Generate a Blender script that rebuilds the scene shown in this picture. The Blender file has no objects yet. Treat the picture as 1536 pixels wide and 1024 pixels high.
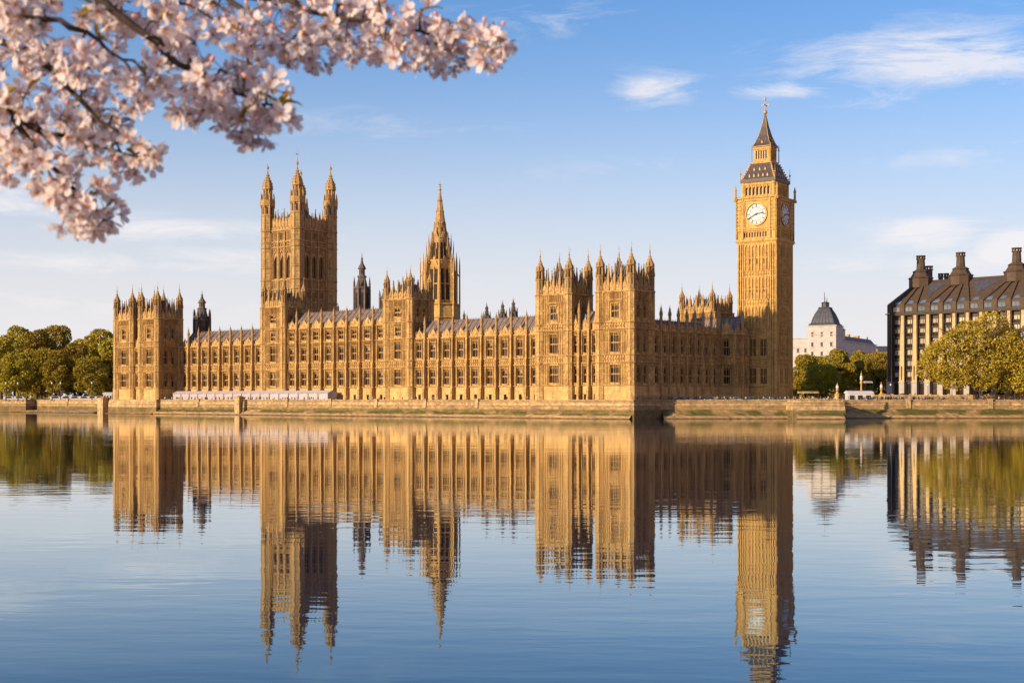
import bpy, math, random
from mathutils import Vector, Matrix
R = math.radians
sin, cos, pi = math.sin, math.cos, math.pi
random.seed(7)
SC = bpy.context.scene
COL = SC.collection

# ------------------------------------------------------------------ camera, light, exposure
CAM_Z = 6.05
cam_d = bpy.data.cameras.new('camera'); cam = bpy.data.objects.new('camera', cam_d); COL.objects.link(cam)
cam.location = (0, 0, CAM_Z); cam.rotation_euler = (R(90), 0, 0)
cam_d.sensor_width = 36; cam_d.lens = 2133 / 1536 * 36; cam_d.shift_y = 86 / 1536
cam_d.clip_start = 0.1; cam_d.clip_end = 20000
cam_d.dof.use_dof = True; cam_d.dof.focus_distance = 430; cam_d.dof.aperture_fstop = 9.5
SC.camera = cam
SC.view_settings.view_transform = 'Standard'; SC.view_settings.look = 'None'
SC.view_settings.gamma = 1.0; SC.view_settings.exposure = 0.45
SUN_EL, SUN_AZ = 13.5, 53.5            # azimuth: degrees left of straight behind the camera
sv = Vector((-sin(R(SUN_AZ)) * cos(R(SUN_EL)), -cos(R(SUN_AZ)) * cos(R(SUN_EL)), sin(R(SUN_EL))))
sun_d = bpy.data.lights.new('sun', 'SUN'); sun_d.energy = 5.0; sun_d.angle = R(0.6); sun_d.color = (1.0, 0.77, 0.50)
sun = bpy.data.objects.new('sun', sun_d); COL.objects.link(sun)
sun.rotation_euler = sv.to_track_quat('Z', 'Y').to_euler()
sun.location = (-60, -40, 60)

W_ = bpy.data.worlds.new('World'); SC.world = W_; W_.use_nodes = True
nt = W_.node_tree; nt.nodes.clear()
def wn(t, **k):
    n = nt.nodes.new(t)
    for a, b in k.items(): setattr(n, a, b)
    return n
def wm(op, a, b=None, c=None, clamp=False):
    n = nt.nodes.new('ShaderNodeMath'); n.operation = op; n.use_clamp = clamp
    for i, x in enumerate((a, b, c)):
        if x is None: continue
        if isinstance(x, (int, float)): n.inputs[i].default_value = x
        else: nt.links.new(x, n.inputs[i])
    return n.outputs[0]
sky = wn('ShaderNodeTexSky', sky_type='NISHITA', sun_disc=False)
sky.sun_elevation = R(SUN_EL); sky.sun_rotation = R(180 + SUN_AZ)
sky.altitude = 100; sky.air_density = 1.0; sky.dust_density = 1.2; sky.ozone_density = 2.5
geo = wn('ShaderNodeTexCoord')
sep = wn('ShaderNodeSeparateXYZ'); nt.links.new(geo.outputs['Generated'], sep.inputs[0])
X_, Y_, Z_ = sep.outputs
az = wm('ARCTAN2', X_, Y_); el = wm('ARCSINE', Z_)
cmb = wn('ShaderNodeCombineXYZ'); nt.links.new(az, cmb.inputs[0]); nt.links.new(wm('MULTIPLY', el, 4.6), cmb.inputs[1])
nz = wn('ShaderNodeTexNoise'); nz.inputs['Scale'].default_value = 11; nz.inputs['Detail'].default_value = 9; nz.inputs['Roughness'].default_value = 0.70
nz.inputs['Distortion'].default_value = 0.5
nt.links.new(cmb.outputs[0], nz.inputs['Vector'])
CL = [  # px, py, sx, sy, strength of the drifts of thin cloud (angles, not picture positions)
    (1400, 88, 190, 42, 1.0), (1500, 75, 150, 36, .6), (985, 135, 70, 22, .95), (1170, 138, 75, 13, .95), (1330, 140, 90, 22, .55), (1240, 100, 90, 26, .45),
    (1385, 352, 75, 22, 1.3), (1520, 372, 55, 26, 1.3), (850, 40, 90, 24, .3), (1280, 395, 90, 22, .5), (1440, 395, 120, 26, .6),
    (250, 345, 200, 20, .8), (370, 385, 150, 16, .8), (80, 395, 200, 18, .7), (20, 300, 90, 26, .8), (150, 455, 220, 18, .6),
    (60, 480, 250, 26, .4), (650, 420, 200, 18, .3), (560, 190, 200, 26, .3), (820, 30, 120, 22, .45), (1000, 250, 240, 26, .25), (1440, 230, 180, 24, .4), (230, 340, 160, 12, .7), (330, 400, 200, 12, .65), (950, 470, 260, 26, .3), (1250, 440, 200, 24, .35)]
tot = None
for px, py, sx, sy, st in CL:
    a0 = math.atan((px - 768) / 2133); e0 = math.atan((598 - py) / 2133 * cos(a0))
    dx = wm('DIVIDE', wm('SUBTRACT', az, a0), sx / 2133); dy = wm('DIVIDE', wm('SUBTRACT', el, e0), sy / 2133)
    q = wm('ADD', wm('MULTIPLY', dx, dx), wm('MULTIPLY', dy, dy))
    g = wm('MULTIPLY', wm('EXPONENT', wm('MULTIPLY', q, -0.8)), st)
    tot = g if tot is None else wm('MAXIMUM', tot, g)
cl = wm('MULTIPLY', wm('SUBTRACT', nz.outputs['Fac'], wm('SUBTRACT', 0.58, wm('MULTIPLY', tot, 0.30))), 4.4, clamp=True)
cl = wm('MULTIPLY', cl, wm('ADD', 0.05, wm('MULTIPLY', tot, 1.25), clamp=True))
cl = wm('MULTIPLY', cl, 0.72, clamp=True)
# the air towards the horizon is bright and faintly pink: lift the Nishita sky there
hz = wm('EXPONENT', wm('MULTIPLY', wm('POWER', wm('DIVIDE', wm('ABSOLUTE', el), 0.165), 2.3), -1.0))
def rgb(c):
    n = nt.nodes.new('ShaderNodeRGB'); n.outputs[0].default_value = (*c, 1); return n.outputs[0]
def mix(f, a, b, bt='MIX'):
    n = nt.nodes.new('ShaderNodeMix'); n.data_type = 'RGBA'; n.blend_type = bt
    if isinstance(f, float): n.inputs[0].default_value = f
    else: nt.links.new(f, n.inputs[0])
    nt.links.new(a, n.inputs[6]); nt.links.new(b, n.inputs[7]); return n.outputs[2]
SKY_S = 0.12
sc_ = mix(1.0, sky.outputs[0], rgb((0.78, 1.16, 1.6)), 'MULTIPLY')
north = wm('SUBTRACT', wm('MULTIPLY', Y_, 1.8), 0.5, clamp=True)     # pale ahead; brighter warm glow added in the unseen sky to lift shaded faces
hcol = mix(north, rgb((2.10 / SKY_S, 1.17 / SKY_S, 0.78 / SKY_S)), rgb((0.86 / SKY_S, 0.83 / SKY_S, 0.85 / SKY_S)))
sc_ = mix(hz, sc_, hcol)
sc_ = mix(cl, sc_, rgb((0.96 / SKY_S, 0.915 / SKY_S, 0.92 / SKY_S)))
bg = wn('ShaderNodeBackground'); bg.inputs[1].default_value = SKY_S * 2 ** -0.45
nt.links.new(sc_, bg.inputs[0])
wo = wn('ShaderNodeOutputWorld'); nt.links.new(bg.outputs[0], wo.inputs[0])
SC.cycles.use_denoising = True
SC.cycles.max_bounces = 6; SC.cycles.diffuse_bounces = 2; SC.cycles.glossy_bounces = 3; SC.cycles.transmission_bounces = 2
SC.cycles.caustics_reflective = False; SC.cycles.caustics_refractive = False

# ------------------------------------------------------------------ materials
MAT = {}
def material(name, col, rough=0.85, col2=None, scale=0.4, detail=6, bump=0.0, bscale=2.0, col3=None, scale3=4.0, f3=0.5, metal=0.0,
             coords='Object', stretch=(1, 1, 1), rnd=0.0, spec=0.3, trans=0.0, brick=None, lo=.35, hi=.65, ior=None, streak=0):
    m = bpy.data.materials.new(name); m.use_nodes = True; t = m.node_tree; b = t.nodes['Principled BSDF']
    L = t.links.new
    b.inputs['Roughness'].default_value = rough; b.inputs['Metallic'].default_value = metal
    b.inputs['Specular IOR Level'].default_value = spec
    if ior: b.inputs['IOR'].default_value = ior
    tc = t.nodes.new('ShaderNodeTexCoord'); mp = t.nodes.new('ShaderNodeMapping'); mp.inputs['Scale'].default_value = stretch
    L(tc.outputs[coords], mp.inputs[0])
    cur = None
    def mixn(f, a, c, bt='MIX'):
        n = t.nodes.new('ShaderNodeMix'); n.data_type = 'RGBA'; n.blend_type = bt
        if isinstance(f, (int, float)): n.inputs[0].default_value = f
        else: L(f, n.inputs[0])
        for s, x in ((6, a), (7, c)):
            if isinstance(x, tuple): n.inputs[s].default_value = (*x, 1)
            else: L(x, n.inputs[s])
        return n.outputs[2]
    def noise(s, d=6, lo=.35, hi=.65):
        n = t.nodes.new('ShaderNodeTexNoise'); n.inputs['Scale'].default_value = s; n.inputs['Detail'].default_value = d
        n.inputs['Roughness'].default_value = .65
        L(mp.outputs[0], n.inputs['Vector'])
        r = t.nodes.new('ShaderNodeMapRange'); r.inputs['From Min'].default_value = lo; r.inputs['From Max'].default_value = hi
        L(n.outputs['Fac'], r.inputs['Value']); return r.outputs[0]
    cur = col
    if col2: cur = mixn(noise(scale, detail, lo, hi), col, col2)
    if col3:
        mm = t.nodes.new('ShaderNodeMath'); mm.operation = 'MULTIPLY'; mm.inputs[1].default_value = f3
        L(noise(scale3, 4), mm.inputs[0]); cur = mixn(mm.outputs[0], cur, col3)
    if streak:
        mp2 = t.nodes.new('ShaderNodeMapping'); mp2.inputs['Scale'].default_value = (1, 1, .10); L(tc.outputs[coords], mp2.inputs[0])
        n = t.nodes.new('ShaderNodeTexNoise'); n.inputs['Scale'].default_value = 1.1; n.inputs['Detail'].default_value = 7; L(mp2.outputs[0], n.inputs['Vector'])
        rr = t.nodes.new('ShaderNodeMapRange'); rr.inputs['From Min'].default_value = .50; rr.inputs['From Max'].default_value = .68; rr.inputs['To Max'].default_value = streak; L(n.outputs['Fac'], rr.inputs['Value'])
        cur = mixn(rr.outputs[0], cur, (.16, .095, .045))
    if brick:
        sx, sz, dark = brick
        bt = t.nodes.new('ShaderNodeTexBrick'); bt.inputs['Scale'].default_value = 1
        bt.inputs['Brick Width'].default_value = sx; bt.inputs['Row Height'].default_value = sz; bt.inputs['Mortar Size'].default_value = .05
        bt.inputs['Color1'].default_value = (1, 1, 1, 1); bt.inputs['Color2'].default_value = (.78, .78, .78, 1); bt.inputs['Mortar'].default_value = (dark,) * 3 + (1,)
        s3 = t.nodes.new('ShaderNodeSeparateXYZ'); L(tc.outputs[coords], s3.inputs[0])
        ad = t.nodes.new('ShaderNodeMath'); L(s3.outputs[0], ad.inputs[0]); L(s3.outputs[1], ad.inputs[1])
        c3 = t.nodes.new('ShaderNodeCombineXYZ'); L(ad.outputs[0], c3.inputs[0]); L(s3.outputs[2], c3.inputs[1])
        L(c3.outputs[0], bt.inputs['Vector'])
        cur = mixn(1.0, cur, bt.outputs['Color'], 'MULTIPLY')
    if rnd:
        oi = t.nodes.new('ShaderNodeObjectInfo'); hs = t.nodes.new('ShaderNodeHueSaturation')
        r = t.nodes.new('ShaderNodeMapRange'); r.inputs['To Min'].default_value = 1 - rnd; r.inputs['To Max'].default_value = 1 + rnd
        L(oi.outputs['Random'], r.inputs['Value']); L(r.outputs[0], hs.inputs['Value'])
        r2 = t.nodes.new('ShaderNodeMapRange'); r2.inputs['To Min'].default_value = .5 - rnd * .06; r2.inputs['To Max'].default_value = .5 + rnd * .06
        L(oi.outputs['Random'], r2.inputs['Value']); L(r2.outputs[0], hs.inputs['Hue'])
        if isinstance(cur, tuple): hs.inputs['Color'].default_value = (*cur, 1)
        else: L(cur, hs.inputs['Color'])
        cur = hs.outputs[0]
    if isinstance(cur, tuple): b.inputs['Base Color'].default_value = (*cur, 1)
    else: L(cur, b.inputs['Base Color'])
    if bump:
        bn = t.nodes.new('ShaderNodeTexNoise'); bn.inputs['Scale'].default_value = bscale; bn.inputs['Detail'].default_value = 5
        L(mp.outputs[0], bn.inputs['Vector'])
        bp = t.nodes.new('ShaderNodeBump'); bp.inputs['Strength'].default_value = 1; bp.inputs['Distance'].default_value = bump
        L(bn.outputs['Fac'], bp.inputs['Height']); L(bp.outputs[0], b.inputs['Normal'])
    if trans:
        tr = t.nodes.new('ShaderNodeBsdfTranslucent'); mx = t.nodes.new('ShaderNodeMixShader'); mx.inputs[0].default_value = trans
        if isinstance(cur, tuple): tr.inputs[0].default_value = (*cur, 1)
        else: L(cur, tr.inputs[0])
        L(b.outputs[0], mx.inputs[1]); L(tr.outputs[0], mx.inputs[2]); L(mx.outputs[0], t.nodes['Material Output'].inputs[0])
    MAT[name] = m; return m

material('limestone', (.76, .485, .175), .9, (.45, .26, .09), .35, 8, .12, 1.6, (.22, .125, .045), 1.7, .75, streak=.7)
material('limestone_plain', (.80, .525, .20), .9, (.56, .34, .125), .18, 8, .06, 2.2, (.36, .22, .09), .9, .5, streak=.45, brick=(1.5, .62, .72))
material('tower_stone', (.58, .365, .14), .9, (.37, .225, .085), .4, 8, .12, 1.6, (.20, .125, .06), 1.3, .65, streak=.6)
material('gold_stone', (.74, .45, .135), .85, (.52, .30, .09), .5, 8, .08, 1.6, (.26, .15, .05), 1.5, .6, streak=.5)
material('dark_stone', (.15, .115, .095), .9, (.085, .068, .06), .5, 6, .08, 2, rnd=.15)
material('lead_roof', (.30, .215, .17), .75, (.21, .15, .12), .5, 8, .05, 2, (.10, .085, .09), 1.4, .6, brick=(.9, .55, .75))
material('iron_roof', (.085, .068, .068), .5, (.05, .042, .046), 1.2, 6, .06, 3, (.13, .095, .07), 2.5, .5, brick=(.8, .6, .6))
material('glass_dark', (.020, .015, .013), .25, (.045, .030, .024), .6, 3, .01, 3, spec=.25, rnd=.5)
material('blind', (.34, .25, .17), .7, (.22, .16, .11), 2, 3, rnd=.3)
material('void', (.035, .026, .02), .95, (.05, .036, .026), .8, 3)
material('dial_white', (.66, .64, .62), .5, (.55, .53, .50), 1.2, 5)
material('dial_dark', (.035, .032, .035), .5)
material('gilt', (.50, .33, .10), .6, (.36, .22, .06), 2, metal=.2)
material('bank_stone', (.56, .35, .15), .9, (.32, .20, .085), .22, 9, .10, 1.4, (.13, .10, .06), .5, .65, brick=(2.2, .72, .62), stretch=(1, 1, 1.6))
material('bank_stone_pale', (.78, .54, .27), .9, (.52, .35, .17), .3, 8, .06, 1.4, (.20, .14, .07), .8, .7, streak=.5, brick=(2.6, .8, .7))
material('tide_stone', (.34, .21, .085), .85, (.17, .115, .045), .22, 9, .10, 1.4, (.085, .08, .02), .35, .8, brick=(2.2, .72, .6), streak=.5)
material('paving', (.30, .26, .21), .9, (.24, .21, .17), .1, 6)
material('canvas_white', (.50, .43, .43), .8, (.38, .33, .33), .4, 4, .04, 1)
material('canvas_window', (.42, .33, .30), .4)
material('bark', (.10, .075, .055), .95, (.06, .045, .035), 1.5, 6, .05, 5)
material('leaf', (.42, .32, .025), .7, (.22, .20, .018), .22, 5, rnd=.22, trans=.25, col3=(.46, .29, .03), scale3=.6, f3=.5)
material('leaf_gold', (.56, .42, .03), .7, (.36, .30, .02), .25, 5, rnd=.1, trans=.3, col3=(.5, .33, .06), scale3=.8, f3=.6)
material('bronze_roof', (.12, .075, .045), .75, (.075, .048, .03), .6, 7, .06, 2.0, (.12, .08, .05), 1.8, .5, brick=(1.1, .42, .62))
material('bronze', (.075, .055, .04), .55, (.05, .037, .03), 1.0, 5)
material('sandstone_pier', (.62, .43, .21), .85, (.50, .34, .16), .5, 6, .04, 2, brick=(2, 1.0, .85))
material('grey_pier', (.42, .37, .33), .85, (.33, .29, .26), .8, 6)
material('blind_glass', (.52, .43, .30), .25, (.30, .24, .17), .35, 3, spec=.6, rnd=.25)
material('sky_glass', (.16, .22, .30), .08, (.10, .13, .18), .5, 3, spec=1.0, rnd=.2)
material('render_white', (.52, .46, .42), .85, (.38, .34, .31), .3, 6)
material('slate', (.10, .10, .12), .6, (.07, .07, .085), 1, 5, brick=(.8, .5, .7))
material('metal_dark', (.03, .03, .032), .5, (.05, .045, .04), 2)
material('white_paint', (.55, .53, .52), .5, (.66, .62, .60), 1)
material('rubber', (.02, .02, .02), .9, (.03, .03, .03), 3)
material('cloth_a', (.03, .03, .04), .9, (.06, .05, .05), 3, rnd=.5)
material('cloth_b', (.35, .28, .24), .9, (.5, .42, .38), 3, rnd=.5)
material('skin', (.42, .25, .17), .7, (.36, .21, .14), 5)
material('hair', (.03, .02, .015), .9, (.05, .035, .025), 5)
material('car_paint', (.30, .30, .31), .3, (.26, .26, .27), 2, rnd=.8, spec=.5)
material('petal', (.98, .91, .89), .7, (.97, .82, .80), 24, 3, trans=.55, rnd=.06, lo=.3, hi=.7)
material('petal_base', (.84, .54, .50), .7, (.76, .40, .40), 60, 3, trans=.35)
material('stamen', (.55, .28, .06), .7, (.40, .16, .04), 90, 2)
material('pedicel', (.30, .20, .06), .7, (.34, .14, .06), 60, 2)
material('young_leaf', (.42, .26, .03), .5, (.30, .24, .03), 30, 3, trans=.4, rnd=.15)
material('cherry_bark', (.07, .045, .035), .85, (.035, .022, .018), 25, 6, .004, 60)

def special_mats():
    # foreshore: mud with algae that grows in its own ragged band
    m = bpy.data.materials.new('mud'); m.use_nodes = True; t = m.node_tree; b = t.nodes['Principled BSDF']; L = t.links.new
    b.inputs['Roughness'].default_value = .75
    g = t.nodes.new('ShaderNodeNewGeometry'); s = t.nodes.new('ShaderNodeSeparateXYZ'); L(g.outputs['Position'], s.inputs[0])
    n = t.nodes.new('ShaderNodeTexNoise'); n.inputs['Scale'].default_value = .13; n.inputs['Detail'].default_value = 8; L(g.outputs['Position'], n.inputs['Vector'])
    n2 = t.nodes.new('ShaderNodeTexNoise'); n2.inputs['Scale'].default_value = .7; n2.inputs['Detail'].default_value = 8; L(g.outputs['Position'], n2.inputs['Vector'])
    r = t.nodes.new('ShaderNodeMapRange'); r.inputs['From Min'].default_value = .33; r.inputs['From Max'].default_value = .48; L(n.outputs['Fac'], r.inputs['Value'])
    z = t.nodes.new('ShaderNodeMapRange'); z.inputs['From Min'].default_value = .75; z.inputs['From Max'].default_value = 1.15; L(s.outputs[2], z.inputs['Value'])
    wt = t.nodes.new('ShaderNodeMapRange'); wt.inputs['From Min'].default_value = .10; wt.inputs['From Max'].default_value = .42; wt.inputs['To Min'].default_value = .28; L(s.outputs[2], wt.inputs['Value'])
    mu = t.nodes.new('ShaderNodeMath'); mu.operation = 'MULTIPLY'; L(r.outputs[0], mu.inputs[0]); L(z.outputs[0], mu.inputs[1])
    a = t.nodes.new('ShaderNodeMix'); a.data_type = 'RGBA'; L(n2.outputs['Fac'], a.inputs[0]); a.inputs[6].default_value = (.16, .09, .035, 1); a.inputs[7].default_value = (.66, .40, .17, 1)
    c = t.nodes.new('ShaderNodeMix'); c.data_type = 'RGBA'; L(mu.outputs[0], c.inputs[0]); L(a.outputs[2], c.inputs[6]); c.inputs[7].default_value = (.085, .082, .010, 1)
    wm_ = t.nodes.new('ShaderNodeMix'); wm_.data_type = 'RGBA'; wm_.blend_type = 'MULTIPLY'; wm_.inputs[0].default_value = 1; L(c.outputs[2], wm_.inputs[6]); L(wt.outputs[0], wm_.inputs[7]); L(wm_.outputs[2], b.inputs['Base Color'])     # wet below the tide line
    bp = t.nodes.new('ShaderNodeBump'); bp.inputs['Distance'].default_value = .3; L(n2.outputs['Fac'], bp.inputs['Height']); L(bp.outputs[0], b.inputs['Normal'])
    MAT['mud'] = m
    # water
    m = bpy.data.materials.new('river_water'); m.use_nodes = True; t = m.node_tree; b = t.nodes['Principled BSDF']; L = t.links.new
    b.inputs['Base Color'].default_value = (.002, .016, .048, 1); b.inputs['Roughness'].default_value = 1; b.inputs['Specular IOR Level'].default_value = 0
    g = t.nodes.new('ShaderNodeNewGeometry')
    h = None
    for (sx, sy, ro, sc, dist, det) in ((.30, .75, 12, 1, .0080, 2), (.05, .12, -8, 1, .020, 2), (1.2, 2.2, 25, 1, .0015, 2)):
        mp = t.nodes.new('ShaderNodeMapping'); mp.inputs['Scale'].default_value = (sx, sy, 1); mp.inputs['Rotation'].default_value = (0, 0, R(ro)); L(g.outputs['Position'], mp.inputs[0])
        n = t.nodes.new('ShaderNodeTexNoise'); n.inputs['Scale'].default_value = sc; n.inputs['Detail'].default_value = det; n.inputs['Roughness'].default_value = .45; L(mp.outputs[0], n.inputs['Vector'])
        mu = t.nodes.new('ShaderNodeMath'); mu.operation = 'MULTIPLY'; mu.inputs[1].default_value = dist; L(n.outputs['Fac'], mu.inputs[0])
        if h is None: h = mu.outputs[0]
        else:
            ad = t.nodes.new('ShaderNodeMath'); L(h, ad.inputs[0]); L(mu.outputs[0], ad.inputs[1]); h = ad.outputs[0]
    # patches of breeze: where the noise is high the ripples are stronger
    mp = t.nodes.new('ShaderNodeMapping'); mp.inputs['Scale'].default_value = (.006, .02, 1); L(g.outputs['Position'], mp.inputs[0])
    n = t.nodes.new('ShaderNodeTexNoise'); n.inputs['Detail'].default_value = 3; n.inputs['Scale'].default_value = 1; L(mp.outputs[0], n.inputs['Vector'])
    r = t.nodes.new('ShaderNodeMapRange'); r.inputs['From Min'].default_value = .4; r.inputs['From Max'].default_value = .7; r.inputs['To Min'].default_value = .75; r.inputs['To Max'].default_value = 1.7
    L(n.outputs['Fac'], r.inputs['Value'])
    bp = t.nodes.new('ShaderNodeBump'); bp.inputs['Distance'].default_value = 1.0; L(h, bp.inputs['Height'])
    mu = t.nodes.new('ShaderNodeMath'); mu.operation = 'MULTIPLY'; L(h, mu.inputs[0]); L(r.outputs[0], mu.inputs[1]); L(mu.outputs[0], bp.inputs['Height'])
    # mirror share grows towards grazing view; steeper looks let the blue body of the water through
    lw = t.nodes.new('ShaderNodeLayerWeight'); lw.inputs['Blend'].default_value = .5; L(bp.outputs[0], lw.inputs['Normal'])
    def mm(op, x, y):
        n = t.nodes.new('ShaderNodeMath'); n.operation = op
        for i, q in enumerate((x, y)):
            if isinstance(q, (int, float)): n.inputs[i].default_value = q
            else: L(q, n.inputs[i])
        return n.outputs[0]
    cs = mm('SUBTRACT', 1.0, lw.outputs['Facing']); f = mm('EXPONENT', mm('MULTIPLY', mm('POWER', mm('DIVIDE', cs, .20), 1.8), -1.0), 0.0)
    f = mm('MAXIMUM', mm('MULTIPLY', f, .97), .06)
    tn = t.nodes.new('ShaderNodeMix'); tn.data_type = 'RGBA'; L(f, tn.inputs[0]); tn.inputs[6].default_value = (.46, .82, 1, 1); tn.inputs[7].default_value = (1, .985, .96, 1)
    gl = t.nodes.new('ShaderNodeBsdfGlossy'); gl.inputs['Roughness'].default_value = .02; L(tn.outputs[2], gl.inputs['Color']); L(bp.outputs[0], gl.inputs['Normal'])
    mx = t.nodes.new('ShaderNodeMixShader'); L(f, mx.inputs[0]); L(b.outputs[0], mx.inputs[1]); L(gl.outputs[0], mx.inputs[2]); L(mx.outputs[0], t.nodes['Material Output'].inputs[0])
    MAT['river_water'] = m
special_mats()

# ------------------------------------------------------------------ mesh helper
class MB:
    def __init__(s, *mats):
        s.v = []; s.f = []; s.m = []; s.mats = list(mats); s.mi = 0; s.tf(0, 0, 0, 0)
    def tf(s, ox=0, oy=0, oz=0, rot=0, sc=1.0):
        s.o = (ox, oy, oz); s.c = cos(rot) * sc; s.s = sin(rot) * sc; s.k = sc; s.idt = (ox == oy == oz == rot == 0 and sc == 1); return s
    def use(s, name):
        if name not in s.mats: s.mats.append(name)
        s.mi = s.mats.index(name); return s
    def add(s, vs, fs):
        n = len(s.v)
        if s.idt: s.v.extend(vs)
        else:
            ox, oy, oz = s.o; c, q, k = s.c, s.s, s.k
            s.v.extend([(ox + x * c - y * q, oy + x * q + y * c, oz + z * k) for x, y, z in vs])
        s.f.extend([tuple(i + n for i in f) for f in fs]); s.m.extend([s.mi] * len(fs))
    def box(s, x0, x1, y0, y1, z0, z1):
        s.add([(x0, y0, z0), (x1, y0, z0), (x1, y1, z0), (x0, y1, z0), (x0, y0, z1), (x1, y0, z1), (x1, y1, z1), (x0, y1, z1)],
              [(0, 3, 2, 1), (4, 5, 6, 7), (0, 1, 5, 4), (1, 2, 6, 5), (2, 3, 7, 6), (3, 0, 4, 7)])
    def quad(s, a, b, c, d): s.add([a, b, c, d], [(0, 1, 2, 3)])
    def loft(s, cx, cy, prof, n=8, rot=None, cap=True):          # prof: (z, r)
        if rot is None: rot = pi / n
        vs = []
        for z, r in prof:
            r_ = r / cos(pi / n)
            vs += [(cx + r_ * cos(rot + 2 * pi * i / n), cy + r_ * sin(rot + 2 * pi * i / n), z) for i in range(n)]
        fs = []
        for k in range(len(prof) - 1):
            for i in range(n):
                j = (i + 1) % n
                fs.append((k * n + i, k * n + j, (k + 1) * n + j, (k + 1) * n + i))
        if cap: fs.append(tuple(range(n - 1, -1, -1))); fs.append(tuple((len(prof) - 1) * n + i for i in range(n)))
        s.add(vs, fs)
    def prism_xz(s, pts, y0, y1):                                 # polygon in x,z extruded in y
        n = len(pts)
        s.add([(x, y0, z) for x, z in pts] + [(x, y1, z) for x, z in pts],
              [tuple(range(n)), tuple(range(2 * n - 1, n - 1, -1))] + [(i, i + n, (i + 1) % n + n, (i + 1) % n) for i in range(n)])
    def prism_yz(s, pts, x0, x1):
        n = len(pts)
        s.add([(x0, y, z) for y, z in pts] + [(x1, y, z) for y, z in pts],
              [tuple(range(n - 1, -1, -1)), tuple(range(n, 2 * n))] + [((i + 1) % n, (i + 1) % n + n, i + n, i) for i in range(n)])
    def tube(s, pts, rad, n=6):
        rings = []
        P_ = [Vector(p) for p in pts]
        for i, p in enumerate(P_):
            d = (P_[min(i + 1, len(P_) - 1)] - P_[max(i - 1, 0)]).normalized()
            a = d.cross(Vector((0.1, 0.2, 1)) if abs(d.z) < .95 else Vector((1, 0, 0))).normalized(); b = d.cross(a)
            r = rad[i] if isinstance(rad, (list, tuple)) else rad
            rings += [tuple(p + (a * cos(2 * pi * k / n) + b * sin(2 * pi * k / n)) * r) for k in range(n)]
        fs = []
        for k in range(len(P_) - 1):
            for i in range(n):
                j = (i + 1) % n; fs.append((k * n + i, (k + 1) * n + i, (k + 1) * n + j, k * n + j))
        fs.append(tuple(range(n))); fs.append(tuple((len(P_) - 1) * n + n - 1 - i for i in range(n)))
        s.add(rings, fs)
    def mesh(s, name):
        me = bpy.data.meshes.new(name); me.from_pydata(s.v, [], s.f)
        for m in s.mats: me.materials.append(MAT[m])
        me.polygons.foreach_set('material_index', s.m); me.update(); return me
    def build(s, name, parent=None, loc=None, rz=0):
        return link(name, s.mesh(name), parent, loc, rz)
def link(name, me, parent=None, loc=None, rz=0, sc=None):
    o = bpy.data.objects.new(name, me); COL.objects.link(o); o.parent = parent
    if loc is not None: o.location = loc
    if rz: o.rotation_euler = (0, 0, rz)
    if sc is not None: o.scale = (sc, sc, sc) if isinstance(sc, (int, float)) else sc
    return o
def tag(o, label=None, cat=None, group=None, kind=None):
    if label: o['label'] = label
    if cat: o['category'] = cat
    if group: o['group'] = group
    if kind: o['kind'] = kind
    return o
def empty(name, loc=(0, 0, 0), rz=0):
    o = bpy.data.objects.new(name, None); COL.objects.link(o); o.location = loc; o.rotation_euler = (0, 0, rz); o.empty_display_size = .5; return o
def copy_tree(o, parent=None):
    c = o.copy(); COL.objects.link(c); c.parent = parent
    for ch in list(o.children): copy_tree(ch, c)
    return c

# palace frame: x runs along the river front (0 at the near corner), y goes inland
TH = R(39.8); EX = (cos(TH), -sin(TH)); EY = (sin(TH), cos(TH)); ORG = (36.2, 424.5)
def W2(a, b): return (ORG[0] + a * EX[0] + b * EY[0], ORG[1] + a * EX[1] + b * EY[1])
G = 5.2     # level of the quay and the terrace

# ------------------------------------------------------------------ gothic pieces
def string(mb, x0, x1, z, h=.42, p=.5, y=0):
    mb.prism_yz([(y + .02, z - h / 2), (y + .02, z + h / 2), (y - p * .4, z + h / 2), (y - p, z + h * .1), (y - p, z - h * .25)][::-1], x0, x1)
def wall_open(mb, x0, x1, z0, z1, ops, y=0, dep=.75):
    xs = sorted({x0, x1, *[o[0] for o in ops], *[o[1] for o in ops]}); zs = sorted({z0, z1, *[o[2] for o in ops], *[o[3] for o in ops]})
    for i in range(len(xs) - 1):
        for j in range(len(zs) - 1):
            cx = (xs[i] + xs[i + 1]) / 2; cz = (zs[j] + zs[j + 1]) / 2
            if any(o[0] < cx < o[1] and o[2] < cz < o[3] for o in ops): continue
            mb.quad((xs[i], y, zs[j]), (xs[i + 1], y, zs[j]), (xs[i + 1], y, zs[j + 1]), (xs[i], y, zs[j + 1]))
    for a, b, c, d in ops:
        mb.quad((a, y, c), (a, y + dep, c), (a, y + dep, d), (a, y, d)); mb.quad((b, y, c), (b, y, d), (b, y + dep, d), (b, y + dep, c))
        mb.quad((a, y, c), (b, y, c), (b, y + dep, c), (a, y + dep, c)); mb.quad((a, y, d), (a, y + dep, d), (b, y + dep, d), (b, y, d))
def ribs(mb, x0, x1, z0, z1, n, p=.30, w=.15, y=0, cusps=True):
    if n < 1: return
    st = (x1 - x0) / n
    for i in range(n + 1):
        x = x0 + st * i; mb.box(x - w / 2, x + w / 2, y - p, y + .02, z0, z1)
    if cusps:
        for i in range(n):
            a = x0 + st * i + w / 2; b = a + st - w; m = (a + b) / 2; hh = (b - a) * .7
            mb.prism_xz([(a, z1), (a, z1 - hh), (m, z1 - .04)], y - p * .6, y + .01); mb.prism_xz([(b, z1), (m, z1 - .04), (b, z1 - hh)], y - p * .6, y + .01)
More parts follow.
